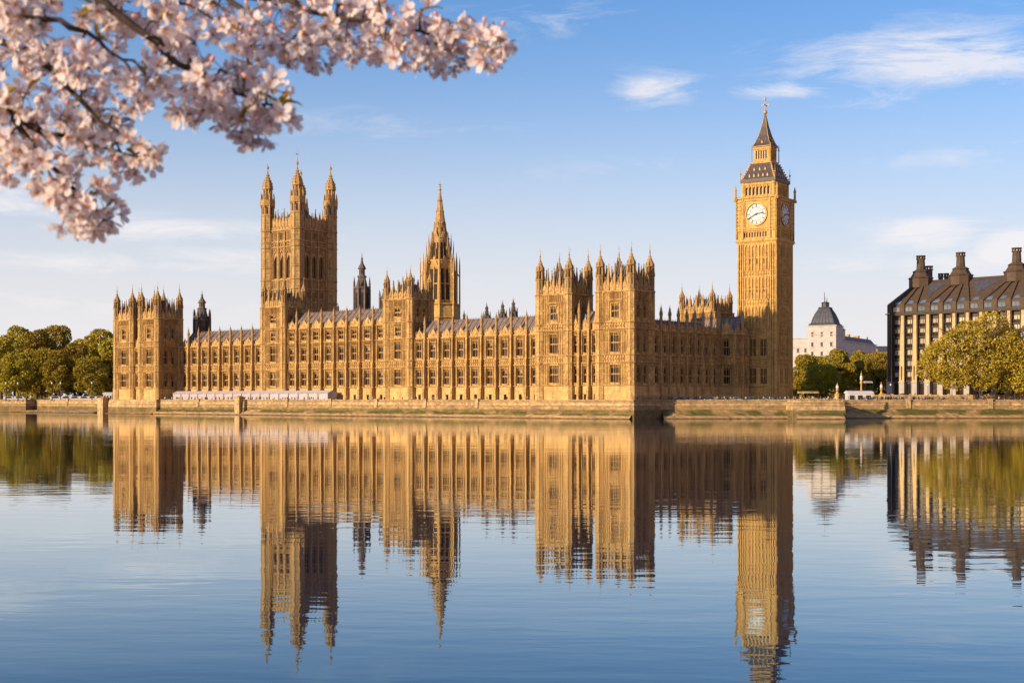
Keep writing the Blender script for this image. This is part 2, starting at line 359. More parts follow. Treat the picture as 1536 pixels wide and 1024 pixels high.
def quatre(mb, x0, x1, z0, z1, n, y=0, p=.26):
    st = (x1 - x0) / n; zc = (z0 + z1) / 2; r = min(st, z1 - z0) * .33
    for i in range(n):
        c = x0 + st * (i + .5)
        mb.prism_xz([(c - r, zc), (c, zc - r), (c + r, zc), (c, zc + r)], y - p, y + .01)
        mb.box(c - st / 2 - .06, c - st / 2 + .06, y - p, y + .01, z0, z1)
_wc = {}
_wr = random.Random(99)
def window_mesh(w, h, lights, transoms=1, name='window'):
    var = _wr.choice((0, 0, 0, 1, 2)); key = (round(w, 2), round(h, 2), lights, transoms, var)
    if key in _wc: return _wc[key]
    mb = MB('limestone', 'glass_dark'); mb.use('glass_dark')
    mb.quad((-w / 2, .66, 0), (w / 2, .66, 0), (w / 2, .66, h), (-w / 2, .66, h))
    if var:
        mb.use('blind'); k = (var * 5) % lights; a = -w / 2 + w * k / lights; z = h * (.5 if var == 1 else .66)
        mb.quad((a, .64, z), (a + w / lights, .64, z), (a + w / lights, .64, h), (a, .64, h))
    mb.use('limestone'); m = .11
    for i in range(lights + 1):
        x = -w / 2 + w * i / lights; x0 = max(-w / 2, x - m / 2); x1 = min(w / 2, x + m / 2)
        mb.box(x0, x1, .50, .65, 0, h)
    for k in range(transoms):
        z = h * (k + 1) / (transoms + 1); mb.box(-w / 2, w / 2, .48, .645, z - .07, z + .07)
    mb.box(-w / 2 - .12, w / 2 + .12, -.16, .37, -.22, .04)
    mb.box(-w / 2 - .16, w / 2 + .16, -.14, .05, h, h + .16)
    for zt in [h] + [h * (k + 1) / (transoms + 1) - .1 for k in range(transoms)]:
        for i in range(lights):
            a = -w / 2 + w * i / lights + m / 2; b = -w / 2 + w * (i + 1) / lights - m / 2; c = (a + b) / 2; q = (b - a) * .55
            mb.prism_xz([(a, zt), (a, zt - q), (c, zt - .02)], .36, .64); mb.prism_xz([(b, zt), (c, zt - .02), (b, zt - q)], .36, .64)
    if h > 3:        # tracery heads above the lights
        z = h * .84; mb.box(-w / 2, w / 2, .40, .64, z, z + .07)
        for i in range(lights * 2):
            x = -w / 2 + w * (i + .5) / (lights * 2); mb.box(x - .03, x + .03, .45, .64, z, h)
    me = mb.mesh(name); _wc[key] = me; return me
def crocket_spire(mb, cx, cy, z0, r, z1, n=8):
    mb.loft(cx, cy, [(z0, r), (z1, .05)], n)
    for k in range(1, 5):
        z = z0 + (z1 - z0) * k / 5.5; rr = r * (1 - k / 5.5)
        for i in range(4):
            a = pi / 4 + i * pi / 2; x, y = cx + cos(a) * (rr + .08), cy + sin(a) * (rr + .08)
            mb.box(x - .09, x + .09, y - .09, y + .09, z - .1, z + .14)
def small_pinnacle(mb, cx, cy, z0, h, r=.3):
    mb.box(cx - r, cx + r, cy - r, cy + r, z0, z0 + h * .45)
    mb.box(cx - r * 1.3, cx + r * 1.3, cy - r * 1.3, cy + r * 1.3, z0 + h * .42, z0 + h * .48)
    mb.loft(cx, cy, [(z0 + h * .48, r * .95), (z0 + h, .04)], 4)
    mb.loft(cx, cy, [(z0 + h * .92, r * .3), (z0 + h * .95, r * .42), (z0 + h * .98, r * .25)], 4)
def parapet_gable(mb, xa, xb, z, h, y=0):
    """pierced parapet of one bay with a stepped ogee gable in its middle"""
    c = (xa + xb) / 2; w = (xb - xa)
    mb.box(xa, xb, y + .05, y + .38, z, z + .85)
    mb.box(xa, xb, y - .02, y + .45, z + .85, z + 1.0)
    n = 6
    for i in range(n):
        x = xa + w * (i + .5) / n; mb.box(x - .16, x + .16, y + .05, y + .34, z + 1.0, z + 1.35)
    g = w * .30
    mb.prism_xz([(c - g, z + .9), (c + g, z + .9), (c + g * .72, z + h * .5), (c + g * .34, z + h * .72), (c, z + h), (c - g * .34, z + h * .72), (c - g * .72, z + h * .5)], y - .08, y + .30)
    mb.prism_xz([(c - g * .35, z + h * .42), (c, z + h * .22), (c + g * .35, z + h * .42), (c, z + h * .62)], y - .22, y - .06)
    mb.box(c - .08, c + .08, y, y + .16, z + h - .1, z + h + .6)
    for s in (-1, 1):
        small_pinnacle(mb, c + s * g * 1.05, y + .15, z + .6, h * .62, .17)
        for k in (.35, .6, .85):
            xx = c + s * g * (1 - k) * .95; mb.box(xx - .12, xx + .12, y - .02, y + .24, z + h * (.38 + .55 * k), z + h * (.38 + .55 * k) + .3)
def pinnacle_mesh(h=8.0, r=.42):
    mb = MB('tower_stone')
    mb.box(-r * 1.1, r * 1.1, -r * 1.1, r * 1.1, 0, h * .18)
    mb.loft(0, 0, [(h * .18, r), (h * .60, r)], 8); mb.loft(0, 0, [(h * .36, r * 1.12), (h * .385, r * 1.12)], 8)
    mb.loft(0, 0, [(h * .58, r * 1.3), (h * .62, r * 1.3)], 8)
    for i in range(4):
        a = pi / 4 + i * pi / 2; mb.loft(cos(a) * r * 1.1, sin(a) * r * 1.1, [(h * .56, .1), (h * .7, .02)], 4)
    crocket_spire(mb, 0, 0, h * .62, r * .95, h * .92)
    mb.loft(0, 0, [(h * .90, .05), (h * .915, .17), (h * .93, .05), (h, .03)], 6)
    return mb.mesh('pinnacle')
def turret_mesh(mat='tower_stone'):
    """free-standing top of an octagonal corner turret, 0 at the cornice; 14.6 m tall"""
    mb = MB(mat, 'glass_dark'); r = 1.22
    mb.loft(0, 0, [(0, r), (4.6, r)], 8)
    for i in range(8):
        a = pi / 8 + i * pi / 4; x, y = cos(a) * r * 1.06, sin(a) * r * 1.06
        mb.box(x - .12, x + .12, y - .12, y + .12, 0, 7.2)
        b = i * pi / 4; mb.use('glass_dark')
        for z0, z1, rr in ((1.6, 3.9, r), ):
            x, y = cos(b) * (rr + .012), sin(b) * (rr + .012); tx, ty = -sin(b) * .13, cos(b) * .13
            mb.quad((x - tx, y - ty, z0), (x + tx, y + ty, z0), (x + tx, y + ty, z1), (x - tx, y - ty, z1))
        mb.use(mat)
        a2 = pi / 8 + i * pi / 4
        mb.loft(cos(a2) * (r + .22), sin(a2) * (r + .22), [(4.5, .13), (5.3, .12), (6.1, .02)], 4)
    mb.loft(0, 0, [(4.4, r + .06), (4.6, r + .32), (4.85, r + .32), (4.95, r)], 8)
    mb.loft(0, 0, [(4.95, .55), (7.3, .55)], 8)
    for i in range(8):
        a = pi / 8 + i * pi / 4; mb.loft(cos(a) * .95, sin(a) * .95, [(4.9, .14), (7.3, .14)], 4)
    mb.loft(0, 0, [(7.2, 1.0), (7.45, 1.36), (7.75, 1.36), (7.9, 1.08), (8.5, 1.10), (9.2, .84), (10.0, .52), (10.9, .27), (11.8, .12)], 8)
    for i in range(8):
        a = pi / 8 + i * pi / 4
        mb.loft(cos(a) * 1.3, sin(a) * 1.3, [(7.7, .12), (8.8, .02)], 4)
        for z, rr in ((8.9, 1.05), (9.7, .74), (10.5, .45)):
            x, y = cos(a) * rr, sin(a) * rr; mb.box(x - .07, x + .07, y - .07, y + .07, z - .12, z + .12)
    mb.loft(0, 0, [(11.7, .12), (11.95, .30), (12.2, .12), (12.5, .1), (12.65, .2), (12.8, .06), (14.6, .025)], 8)
    mb.box(.0, .42, -.02, .02, 13.4, 13.8)
    return mb.mesh('turret')
PINN = pinnacle_mesh(); TURRET = turret_mesh()

def place(mb_tf, x, y, z):
    ox, oy, rot = mb_tf
    return (ox + x * cos(rot) - y * sin(rot), oy + x * sin(rot) + y * cos(rot), z)
def buttress(mb, x, z0, top, w=.85, p=(2.0, 1.75, 1.5), lv=(10.2, 19.5)):
    zz = [z0, lv[0], lv[1], top]
    for k in range(3):
        a, b = zz[k], zz[k + 1]; ww = w - .1 * k; q = p[k]
        mb.box(x - ww / 2, x + ww / 2, -q, .01, a, b - .5)
        nq = p[k + 1] if k < 2 else q * .8
        mb.prism_yz([(.01, b - .5), (-q, b - .5), (-nq, b), (.01, b)], x - ww / 2, x + ww / 2)
        mb.box(x - ww / 2 - .08, x + ww / 2 + .08, -q - .08, 0, a, a + .28)
        for s in (-1, 1): mb.box(x + s * ww * .42 - .05, x + s * ww * .42 + .05, -q - .08, -q + .01, a + .4, b - .8)
        z = a + 1.2
        while z < b - 1.6:
            mb.box(x - ww * .3, x + ww * .3, -q - .1, -q + .01, z, z + .22); z += 1.7
STD = dict(plinth=10.2, wins=((11.0, 16.2), (20.2, 25.6)), strings=(10.2, 17.1, 19.4), bands=((17.35, 19.15),), top=27.0)
MID = dict(plinth=10.2, wins=((11.0, 16.2), (20.2, 25.3), (28.0, 31.3)), strings=(10.2, 17.1, 19.4, 27.0), bands=((17.35, 19.15),), top=32.4)
def facade(mb, part, tf, xs, spec, wf=.43, lights=3, gables=True, bd=1.0, pin_h=8.2, gable_h=3.0, doors=True, butt=True, ends=(True, True), wname='window', blind=True):
    """one run of bays facing -y of tf; xs are the bay lines"""
    ox, oy, rot = tf; mb.tf(ox, oy, 0, rot); top = spec['top']
    x0, x1 = xs[0], xs[-1]
    mb.use('limestone_plain')
    for i in range(len(xs) - 1):      # ground floor of plain ashlar with low doors
        a, b = xs[i], xs[i + 1]; c = (a + b) / 2
        ops = [(c - .62, c + .62, G - .2, 7.5)] if doors else []
        wall_open(mb, a, b, G - .2, spec['plinth'], ops)
        if doors:
            mb.use('glass_dark'); mb.quad((c - .62, .74, G - .2), (c + .62, .74, G - .2), (c + .62, .74, 7.5), (c - .62, .74, 7.5))
            mb.use('limestone'); mb.box(c - .8, c + .8, -.14, .02, 7.5, 7.75); mb.use('limestone_plain')
    mb.use('limestone')
    for i in range(len(xs) - 1):
        a, b = xs[i], xs[i + 1]; c = (a + b) / 2; w = (b - a) * wf
        ops = [(c - w / 2, c + w / 2, s, t) for s, t in spec['wins']]
        wall_open(mb, a, b, spec['plinth'], top, ops)
        for s, t in spec['wins']:
            nr = max(1, round((c - w / 2 - a - .7) / .55))
            prev = max([z for z in spec['strings'] if z < s]); nxt = min([z for z in spec['strings'] if z > t] + [top])
            for (p, q) in ((a + .55, c - w / 2 - .22), (c + w / 2 + .22, b - .55)):
                mid = (prev + nxt) / 2
                ribs(mb, p, q, prev + .3, mid, nr); ribs(mb, p, q, mid + .1, nxt - .3, nr)
            for sg in (-1, 1):
                xx = c + sg * (w / 2 + .28); mb.box(xx - .1, xx + .1, -.55, .01, prev + .25, nxt - .25)
            if nxt - t > .8: ribs(mb, c - w / 2, c + w / 2, t + .25, nxt - .25, lights * 2, w=.1)
            o = link(wname, window_mesh(w, t - s, lights), part, place(tf, c, 0, s), rot)
        for s, t in spec['bands']:
            quatre(mb, a + .6, b - .6, s, t, 6); 
        if gables: parapet_gable(mb, a + .5, b - .5, top + .2, gable_h)
    for z in spec['strings']: string(mb, x0, x1, z)
    string(mb, x0, x1, top, .6, .5)
    if not gables: mb.box(x0, x1, .05, .4, top + .2, top + 1.3)
    if butt:
        for i, x in enumerate(xs):
            if (i == 0 and not ends[0]) or (i == len(xs) - 1 and not ends[1]): continue
            buttress(mb, x, G - .2, top, p=(1.6 * bd, 1.4 * bd, 1.2 * bd))
            mb.box(x - .5, x + .5, -1.3, .2, top, top + .5)
            link('pinnacle', PINN, part, place(tf, x, -.7 * bd, top + .4), rot, (1, 1, (pin_h - .4) / 8.0))
    mb.tf()
def hip_roof(x0, x1, y0, y1, z0, z1, hip=0.0, mat='lead_roof', crest=True):
    mb = MB(mat, 'dark_stone'); ym = (y0 + y1) / 2
    a, b = x0 + hip, x1 - hip
    mb.quad((x0, y0, z0), (x1, y0, z0), (b, ym, z1), (a, ym, z1)); mb.quad((x1, y1, z0), (x0, y1, z0), (a, ym, z1), (b, ym, z1))
    mb.add([(x0, y0, z0), (a, ym, z1), (x0, y1, z0)], [(0, 1, 2)]); mb.add([(x1, y0, z0), (x1, y1, z0), (b, ym, z1)], [(0, 1, 2)])
    n = max(2, int((x1 - x0) / 2.2))
    for i in range(n + 1):                                   # rolled seams
        x = x0 + (x1 - x0) * i / n; xt = min(max(x, a), b); d = .09
        mb.add([(x - d, y0, z0), (x + d, y0, z0), (xt + d, ym, z1), (xt - d, ym, z1), (x - d, y0 - .1, z0 + .14), (x + d, y0 - .1, z0 + .14), (xt + d, ym - .1, z1 + .14), (xt - d, ym - .1, z1 + .14)],
               [(4, 5, 6, 7), (0, 4, 7, 3), (1, 2, 6, 5)])
    if crest:
        mb.use('dark_stone'); mb.box(a, b, ym - .12, ym + .12, z1 - .05, z1 + .25)
        k = int((b - a) / .9)
        for i in range(k): x = a + (i + .5) * (b - a) / k; mb.box(x - .07, x + .07, ym - .05, ym + .05, z1 + .25, z1 + .75)
    return mb
def linspace(a, b, n): return [a + (b - a) * i / n for i in range(n + 1)]

def tower(root, name, x0, x1, y0, y1, top=38.5, wins=((11.0, 16.4), (20.2, 26.2), (30.6, 34.9)), strings=(10.2, 17.1, 19.4, 27.2, 29.2), side=True, left=False, front=True, tsc=1.0, label=None,
          side_n=2, ground=G - .2, roofh=7.6, backturrets=True):
    """square tower with four octagonal corner turrets"""
    mb = MB('limestone', 'limestone_plain', 'glass_dark', 'iron_roof')
    part = bpy.data.objects.new(name, bpy.data.meshes.new(name)); COL.objects.link(part); part.parent = root
    if label: part['label'] = label
    faces = [((x0, y0, 0), x1 - x0, 1 if front else 0), ((x1, y0, pi / 2), y1 - y0, side_n if side else 0), ((x1, y1, pi), x1 - x0, 0), ((x0, y1, -pi / 2), y1 - y0, side_n if left else 0)]
    for (ox, oy, rot), L_, n in faces:
        mb.tf(ox, oy, 0, rot)
        plinth = strings[0]
        mb.use('limestone_plain'); mb.quad((0, 0, ground), (L_, 0, ground), (L_, 0, plinth), (0, 0, plinth)); mb.use('limestone')
        ops = []
        ww = 3.5 if n == 1 else 1.7; lights = 4 if n == 1 else 2
        cs = [L_ * (i + 1) / (n + 1) if n > 1 else L_ / 2 for i in range(n)]
        if n > 1: cs = [L_ / 2 + (i - (n - 1) / 2) * 3.4 for i in range(n)]
        for c in cs:
            for k, (s, t) in enumerate(wins):
                w = ww * (.8 if k == 2 and n == 1 else 1)
                ops.append((c - w / 2, c + w / 2, s, t))
                link('window', window_mesh(w, t - s, lights if k < 2 or n > 1 else 3, 1), part, place((ox, oy, rot), c, 0, s), rot)
        wall_open(mb, 0, L_, plinth, top, ops)
        sz = list(strings) + [top]
        for k in range(len(sz) - 1):
            za, zb = sz[k] + .25, sz[k + 1] - .25
            if zb - za < 2.6: quatre(mb, 1.6, L_ - 1.6, za, zb, max(4, int((L_ - 3.2) / 1.0)))
            else:
                free = []; edge = 1.45
                for c in cs: w = ww; free.append((edge, c - w / 2 - .25)); edge = c + w / 2 + .25
                free.append((edge, L_ - 1.45))
                for p, q in free:
                    if q - p > .5:
                        nn = max(1, round((q - p) / .62)); m = (za + zb) / 2
                        ribs(mb, p, q, za, m - .05, nn); ribs(mb, p, q, m + .05, zb, nn)
                for c in cs:
                    t = [t for s, t in wins if za - .5 < t < zb + .5]
                    if t and zb - t[0] > .7: ribs(mb, c - ww / 2, c + ww / 2, t[0] + .25, zb, lights * 2, w=.1)
        for z in strings: string(mb, .6, L_ - .6, z)
        string(mb, .6, L_ - .6, top, .7, .55)
        # carved panel frame round the upper window
        if n == 1 and len(wins) > 2:
            s, t = wins[2]; c = L_ / 2
            for q in (2.3, 2.9): mb.box(c - q, c - q + .2, -.3, .01, s - 1.0, t + 1.0); mb.box(c + q - .2, c + q, -.3, .01, s - 1.0, t + 1.0)
            mb.box(c - 2.9, c + 2.9, -.26, .01, s - 1.2, s - .95); mb.box(c - 2.9, c + 2.9, -.26, .01, t + .95, t + 1.2)
        # parapet: gablets, pinnacles
        npan = max(2, round((L_ - 2.6) / 2.6))
        for i in range(npan):
            a = 1.3 + (L_ - 2.6) * i / npan; b = 1.3 + (L_ - 2.6) * (i + 1) / npan
            parapet_gable(mb, a, b, top + .25, 3.4 * tsc)
            mb.use('tower_stone')
            if i: small_pinnacle(mb, a, .1, top + .3, 8.2 * tsc, .36)
            small_pinnacle(mb, (a + b) / 2, 1.3, top + .3, 7.0 * tsc, .26); mb.use('limestone')
    mb.tf()
    for cx, cy in ((x0, y0), (x1, y0), (x1, y1), (x0, y1)):
        ix = cx + (.35 if cx == x0 else -.35); iy = cy + (.35 if cy == y0 else -.35)
        mb.use('limestone_plain'); mb.loft(ix, iy, [(ground, 1.6), (strings[0], 1.6)], 8); mb.use('limestone')
        mb.loft(ix, iy, [(strings[0], 1.34), (top, 1.34)], 8)
        for z in (*strings, top): mb.loft(ix, iy, [(z - .3, 1.4), (z - .1, 1.68), (z + .12, 1.68), (z + .3, 1.38)], 8)
        z = strings[0] + 1.6
        while z < top - 1:
            mb.loft(ix, iy, [(z, 1.38), (z + .08, 1.46), (z + .2, 1.46), (z + .28, 1.38)], 8); z += 2.4
        for i in range(8):
            a = pi / 8 + i * pi / 4; x, y = ix + cos(a) * 1.44, iy + sin(a) * 1.44
            mb.box(x - .1, x + .1, y - .1, y + .1, strings[0], top)
        link('turret', TURRET, part, (ix, iy, top + .2), 0, (tsc, tsc, tsc))
    # iron roof with cresting behind the parapet
    mb.use('iron_roof'); hx = (x1 - x0) / 2; cx = (x0 + x1) / 2; cy = (y0 + y1) / 2; hy = (y1 - y0) / 2
    q = [(-hx + 1.6, -hy + 1.6, top - .5), (hx - 1.6, -hy + 1.6, top - .5), (hx - 1.6, hy - 1.6, top - .5), (-hx + 1.6, hy - 1.6, top - .5)]
    r_ = [(-hx * .45, -hy * .3, top + roofh), (hx * .45, -hy * .3, top + roofh), (hx * .45, hy * .3, top + roofh), (-hx * .45, hy * .3, top + roofh)]
    mb.add([(cx + a, cy + b, c) for a, b, c in q + r_], [(0, 1, 5, 4), (1, 2, 6, 5), (2, 3, 7, 6), (3, 0, 4, 7), (4, 5, 6, 7)])
    for i in range(9):
        x = cx - hx * .45 + hx * .9 * i / 8
        for s in (-1, 1): mb.loft(x, cy + s * hy * .3, [(top + roofh, .1), (top + roofh + (1.8 if i % 4 == 0 else .9), .02)], 4)
    for s in (-1, 1):
        mb.loft(cx + s * hx * .45, cy, [(top + roofh, .22), (top + roofh + 1, .16), (top + roofh + 1.1, .3), (top + roofh + 3.4, .02)], 6)
    me = mb.mesh(name); old = part.data; part.data = me; bpy.data.meshes.remove(old)
    return part
def part_begin(root, name, label=None):
    o = bpy.data.objects.new(name, bpy.data.meshes.new(name)); COL.objects.link(o); o.parent = root
    if label: o['label'] = label
    return o
def part_end(o, mb):
    me = mb.mesh(o.name); old = o.data; o.data = me; bpy.data.meshes.remove(old)

def build_palace():
    root = empty('palace', (ORG[0], ORG[1], 0), -TH)
    tag(root, 'long honey coloured gothic palace with spiky turrets along the far river bank', 'palace')
    BW = 11.0       # the wings stand back from the pavilions behind the terrace
    def wing(name, xs, spec, roof_x, roof_z, **k):
        p = part_begin(root, name); mb = MB('limestone', 'limestone_plain', 'glass_dark')
        facade(mb, p, (0, BW, 0), xs, spec, **k)
        mb.use('limestone_plain')
        t = spec['top']; mb.box(xs[0], xs[-1], BW + 12.5, BW + 13, G, t); mb.box(xs[0], xs[-1], BW + .5, BW + 12.5, t - 1.2, t - .6)
        part_end(p, mb)
        r = hip_roof(roof_x[0], roof_x[1], BW + .9, BW + 12.4, spec['top'] - .2, roof_z); r.build('roof', p)
        return p
    # right-hand (northern) wing, centre block and left-hand (southern) wing
    wing('river_wing', linspace(-101.5, -36.5, 10), STD, (-101.6, -36), 33.2, ends=(False, False))
    wing('river_wing', linspace(-233.4, -180.2, 8), STD, (-233.3, -180), 33.2, ends=(False, False))
    wing('centre_block', linspace(-168.0, -113.7, 8), MID, (-168.2, -113.5), 38.6, ends=(False, False), pin_h=7.6)
    # lower roofs that run behind the wings
    p = part_begin(root, 'rear_wing'); mb = MB('limestone_plain')
    mb.box(-250, -14, 27, 58, G, 25.5); part_end(p, mb)
    for y0 in (28, 43): hip_roof(-245, -20, y0, y0 + 13, 25.4, 31.5).build('roof', p)
    # two square towers flank the centre block
    cw = ((11.0, 16.4), (20.2, 26.2), (28.2, 31.4), (35.0, 38.2)); cs = (10.2, 17.1, 19.4, 27.2, 33.0)
    for a0, a1 in ((-113.7, -101.5), (-180.2, -168.0)):
        tower(root, 'square_tower', a0, a1, BW - 1.2, BW + 9.5, 41.0, cw, cs, side=True, tsc=.82, roofh=5.5)
    # end pavilions: two towers each and a three bay front between them
    for (t0, t1, t2, t3) in ((-36.2, -24.0, -12.8, -.6), (-261.8, -250.4, -244.8, -233.4)):
        for a0, a1 in ((t0, t1), (t2, t3)):
            tower(root, 'pavilion_tower', a0, a1, 0, 10.5 if t0 > -100 else 11.5, 38.5, side_n=2)
        p = part_begin(root, 'pavilion_front'); mb = MB('limestone', 'limestone_plain', 'glass_dark')
        nb = 3 if t0 > -100 else 1
        facade(mb, p, (0, .8, 0), linspace(t1, t2, nb), STD, wf=.42, lights=2, pin_h=9.5, gable_h=4.2, ends=(False, False))
        part_end(p, mb)
        hip_roof(t1 + .5, t2 - .5, 2.2, 10, 27.2, 33.0).build('roof', p)
    # north range in the shade and the short block that ties it to the clock tower
    p = part_begin(root, 'north_range'); mb = MB('limestone', 'limestone_plain', 'glass_dark')
    facade(mb, p, (-.6, 10.5, pi / 2), linspace(0, 38.6, 8), STD, wf=.46, lights=2, ends=(False, True), gable_h=2.2, doors=False, bd=.4)
    part_end(p, mb)
    r = hip_roof(0, 38.6, 1.4, 12, 26.8, 30.6); r.build('roof', p, (-.6, 10.5, 0), pi / 2)
    p = part_begin(root, 'link_block'); mb = MB('limestone', 'limestone_plain', 'glass_dark')
    facade(mb, p, (0, 49.2, 0), linspace(-.6, 5.4, 1), STD, wf=.46, lights=3, ends=(False, False), doors=False, gable_h=4.5)
    facade(mb, p, (5.4, 49.2, pi / 2), linspace(0, 9, 2), STD, wf=.4, lights=2, ends=(False, False), doors=False, gable_h=2.2, bd=.4); part_end(p, mb)
    hip_roof(-14, 5.2, 50.4, 59, 26.9, 32.6).build('roof', p)
    link('pinnacle', PINN, p, (-.6, 49.0, 27.2), 0, (1.4, 1.4, 1.15))
    # a lit tower stands further inland behind the north range
    tower(root, 'inland_tower', -27.5, -14.5, 68, 80, 35.6, ((11.0, 16.4), (20.2, 26.2), (28.9, 33.0)), (10.2, 17.1, 19.4, 27.0), tsc=.72, roofh=5, side_n=1)
    return root
palace = build_palace()

# ------------------------------------------------------------------ Victoria-type great square tower
def oct_ribs(mb, cx, cy, r, z0, z1, w=.16):
    for i in range(8):
        a = pi / 8 + i * pi / 4; x, y = cx + cos(a) * r / cos(pi / 8), cy + sin(a) * r / cos(pi / 8)
        mb.box(x - w, x + w, y - w, y + w, z0, z1)
def slits(mb, cx, cy, r, z0, z1, w, mat='glass_dark', back='limestone'):
    mb.use(mat)
    for i in range(8):
        b = i * pi / 4; x, y = cx + cos(b) * (r + .015), cy + sin(b) * (r + .015); tx, ty = -sin(b) * w / 2, cos(b) * w / 2
        mb.quad((x - tx, y - ty, z0), (x + tx, y + ty, z0), (x + tx, y + ty, z1), (x - tx, y - ty, z1))
    mb.use(back)
def great_tower():
    ca, sa = cos(TH), sin(TH)
    W = 19.0; near = (-90.6, 600.0)
    root = empty('great_square_tower', (near[0], near[1], 0), -TH)
    tag(root, 'tallest square stone tower with four octagonal turrets behind the palace roofs', 'tower')
    S = 'tower_stone'; lev = [47, 52.6, 56.6, 70.6, 72.9, 77.8]
    mb = MB(S, 'void')
    body = part_begin(root, 'tower_body')
    H0, TOP = 5.0, 79.0
    for (ox, oy, rot) in ((-W, 0, 0), (0, 0, pi / 2), (0, W, pi), (-W, W, -pi / 2)):
        mb.tf(ox, oy, 0, rot); mb.use(S)
        cs = [W / 2 - 4.0, W / 2, W / 2 + 4.0]
        ops = [(c - 1.25, c + 1.25, 57.4, 67.2) for c in cs]
        ops += [(c - 1.3 + k * 1.0, c - 1.3 + k * 1.0 + .62, 73.9, 76.6) for c in cs for k in (0, 1, 2)]
        ops += [(c - 1.3 + k * 1.0, c - 1.3 + k * 1.0 + .62, 49.0, 51.6) for c in cs for k in (0, 1, 2)]
        ops += [(c - 1.1, c + 1.1, 30, 44) for c in cs]
        wall_open(mb, 0, W, H0, TOP, ops, dep=.9)
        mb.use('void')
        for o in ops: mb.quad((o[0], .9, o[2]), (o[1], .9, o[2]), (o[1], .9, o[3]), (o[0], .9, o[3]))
        mb.use(S)
        for c in cs:
            for z1 in (67.2, 44):      # pointed heads
                w = 1.25 if z1 > 50 else 1.1
                for s in (-1, 1):
                    mb.prism_xz([(c + s * w, z1), (c, z1), (c + s * w * .35, z1 - .5), (c + s * w * .8, z1 - 1.5), (c + s * w, z1 - 2.6)][::s], .1, .5)
                mb.box(c - .09, c + .09, .3, .6, z1 - (9.8 if z1 > 50 else 14), z1)
                for s in (-1, 1): mb.box(c + s * (w + .3) - .16, c + s * (w + .3) + .16, -.45, .02, z1 - 10.2, z1 + .6)
                for s in (-1, 1): mb.prism_xz([(c + s * (w + .3), z1 - .2), (c, z1 + 2.2), (c, z1 + 2.8), (c + s * (w + .55), z1 - .2)][::-s], -.4, .02)
        for z in lev: string(mb, 1, W - 1, z, .8, .6)
        ribs(mb, 2.8, W - 2.8, 68.0, 70.1, 16, .3, .2); quatre(mb, 2.8, W - 2.8, 70.9, 72.5, 10, p=.3)
        ribs(mb, 2.8, W - 2.8, 73.4, 77.3, 15, .3, .2); ribs(mb, 2.8, W - 2.8, 53.2, 56.1, 15, .3, .2)
        ribs(mb, 2.8, W - 2.8, 47.6, 48.8, 15, .3, .2)
        for x in (2.9, W - 2.9, W / 2 - 2, W / 2 + 2): mb.box(x - .32, x + .32, -.75, .02, 8, 77)
        for i in range(7):       # open parapet: tall gablets and pinnacles
            a = 2.4 + (W - 4.8) * i / 7; b = 2.4 + (W - 4.8) * (i + 1) / 7
            mb.box(a, b, .1, .6, TOP - 1, TOP + 1.6)
            c = (a + b) / 2; mb.prism_xz([(a + .2, TOP + 1.6), (b - .2, TOP + 1.6), (c, TOP + 4.6)], .05, .45)
            small_pinnacle(mb, b, .2, TOP, 8.2 if i % 2 else 6.4, .34); mb.prism_xz([(c - .45, TOP - .2), (c, TOP - .9), (c + .45, TOP - .2), (c, TOP + .6)], -.25, .1)
    mb.tf()
    mb.box(-W + .5, -.5, .5, W - .5, TOP - 1.5, TOP - 1)
    part_end(body, mb)
    def tmesh():
        mb = MB(S, 'void'); r = 2.55
        mb.loft(0, 0, [(H0, r), (88.6, r)], 8); oct_ribs(mb, 0, 0, r, H0, 94)
        for z in lev + [84.5, 62, 40]: mb.loft(0, 0, [(z - .4, r), (z - .1, r + .4), (z + .2, r + .4), (z + .5, r)], 8)
        z = 10
        while z < 83: mb.loft(0, 0, [(z, r + .05), (z + .1, r + .16), (z + .3, r + .16), (z + .4, r + .05)], 8); z += 3.1
        slits(mb, 0, 0, r, 85.2, 88.2, .75, back=S)
        mb.loft(0, 0, [(88.4, r), (88.9, r + .5), (91.2, r + .55), (91.4, r + .3)], 8)
        for i in range(8):
            a = pi / 8 + i * pi / 4; mb.loft(cos(a) * (r + .35), sin(a) * (r + .35), [(88, .26), (92, .24), (94.4, .03)], 4)
            b = i * pi / 4; mb.loft(cos(b) * (r + .3), sin(b) * (r + .3), [(91, .2), (92.6, .03)], 4)
        mb.loft(0, 0, [(91, .9), (96.2, .9)], 8)
        for i in range(8): a = pi / 8 + i * pi / 4; mb.loft(cos(a) * 1.75, sin(a) * 1.75, [(91, .28), (96.3, .26)], 4)
        mb.loft(0, 0, [(95.8, 1.8), (96.1, 2.3), (96.6, 2.3), (96.8, 2.0), (98.2, 2.05), (99.3, 1.65), (100.3, 1.1), (101.4, .68), (103, .36), (105, .16)], 8)
        for i in range(8):
            a = pi / 8 + i * pi / 4
            for z, rr in ((97.2, 2.3), (98.6, 2.1), (99.8, 1.6), (100.9, 1.05), (102, .7)): mb.box(cos(a) * rr - .12, cos(a) * rr + .12, sin(a) * rr - .12, sin(a) * rr + .12, z - .2, z + .3)
        mb.loft(0, 0, [(104.6, .15), (105.0, .5), (105.7, .55), (106.2, .2), (107.3, .05)], 8)
        return mb.mesh('turret')
    tm = tmesh()
    for i, (x, y) in enumerate(((0, 0), (-W, 0), (0, W), (-W, W))):
        t = link('turret', tm, root, (x, y, 0))
    m = MB('gilt'); m.loft(0, 0, [(0, .16), (4.2, .06)], 6); m.box(-.9, .9, -.09, .09, 2.5, 2.8); m.box(-.09, .09, -.9, .9, 2.5, 2.8)
    m.build('finial_cross', root, (0, 0, 106.6))
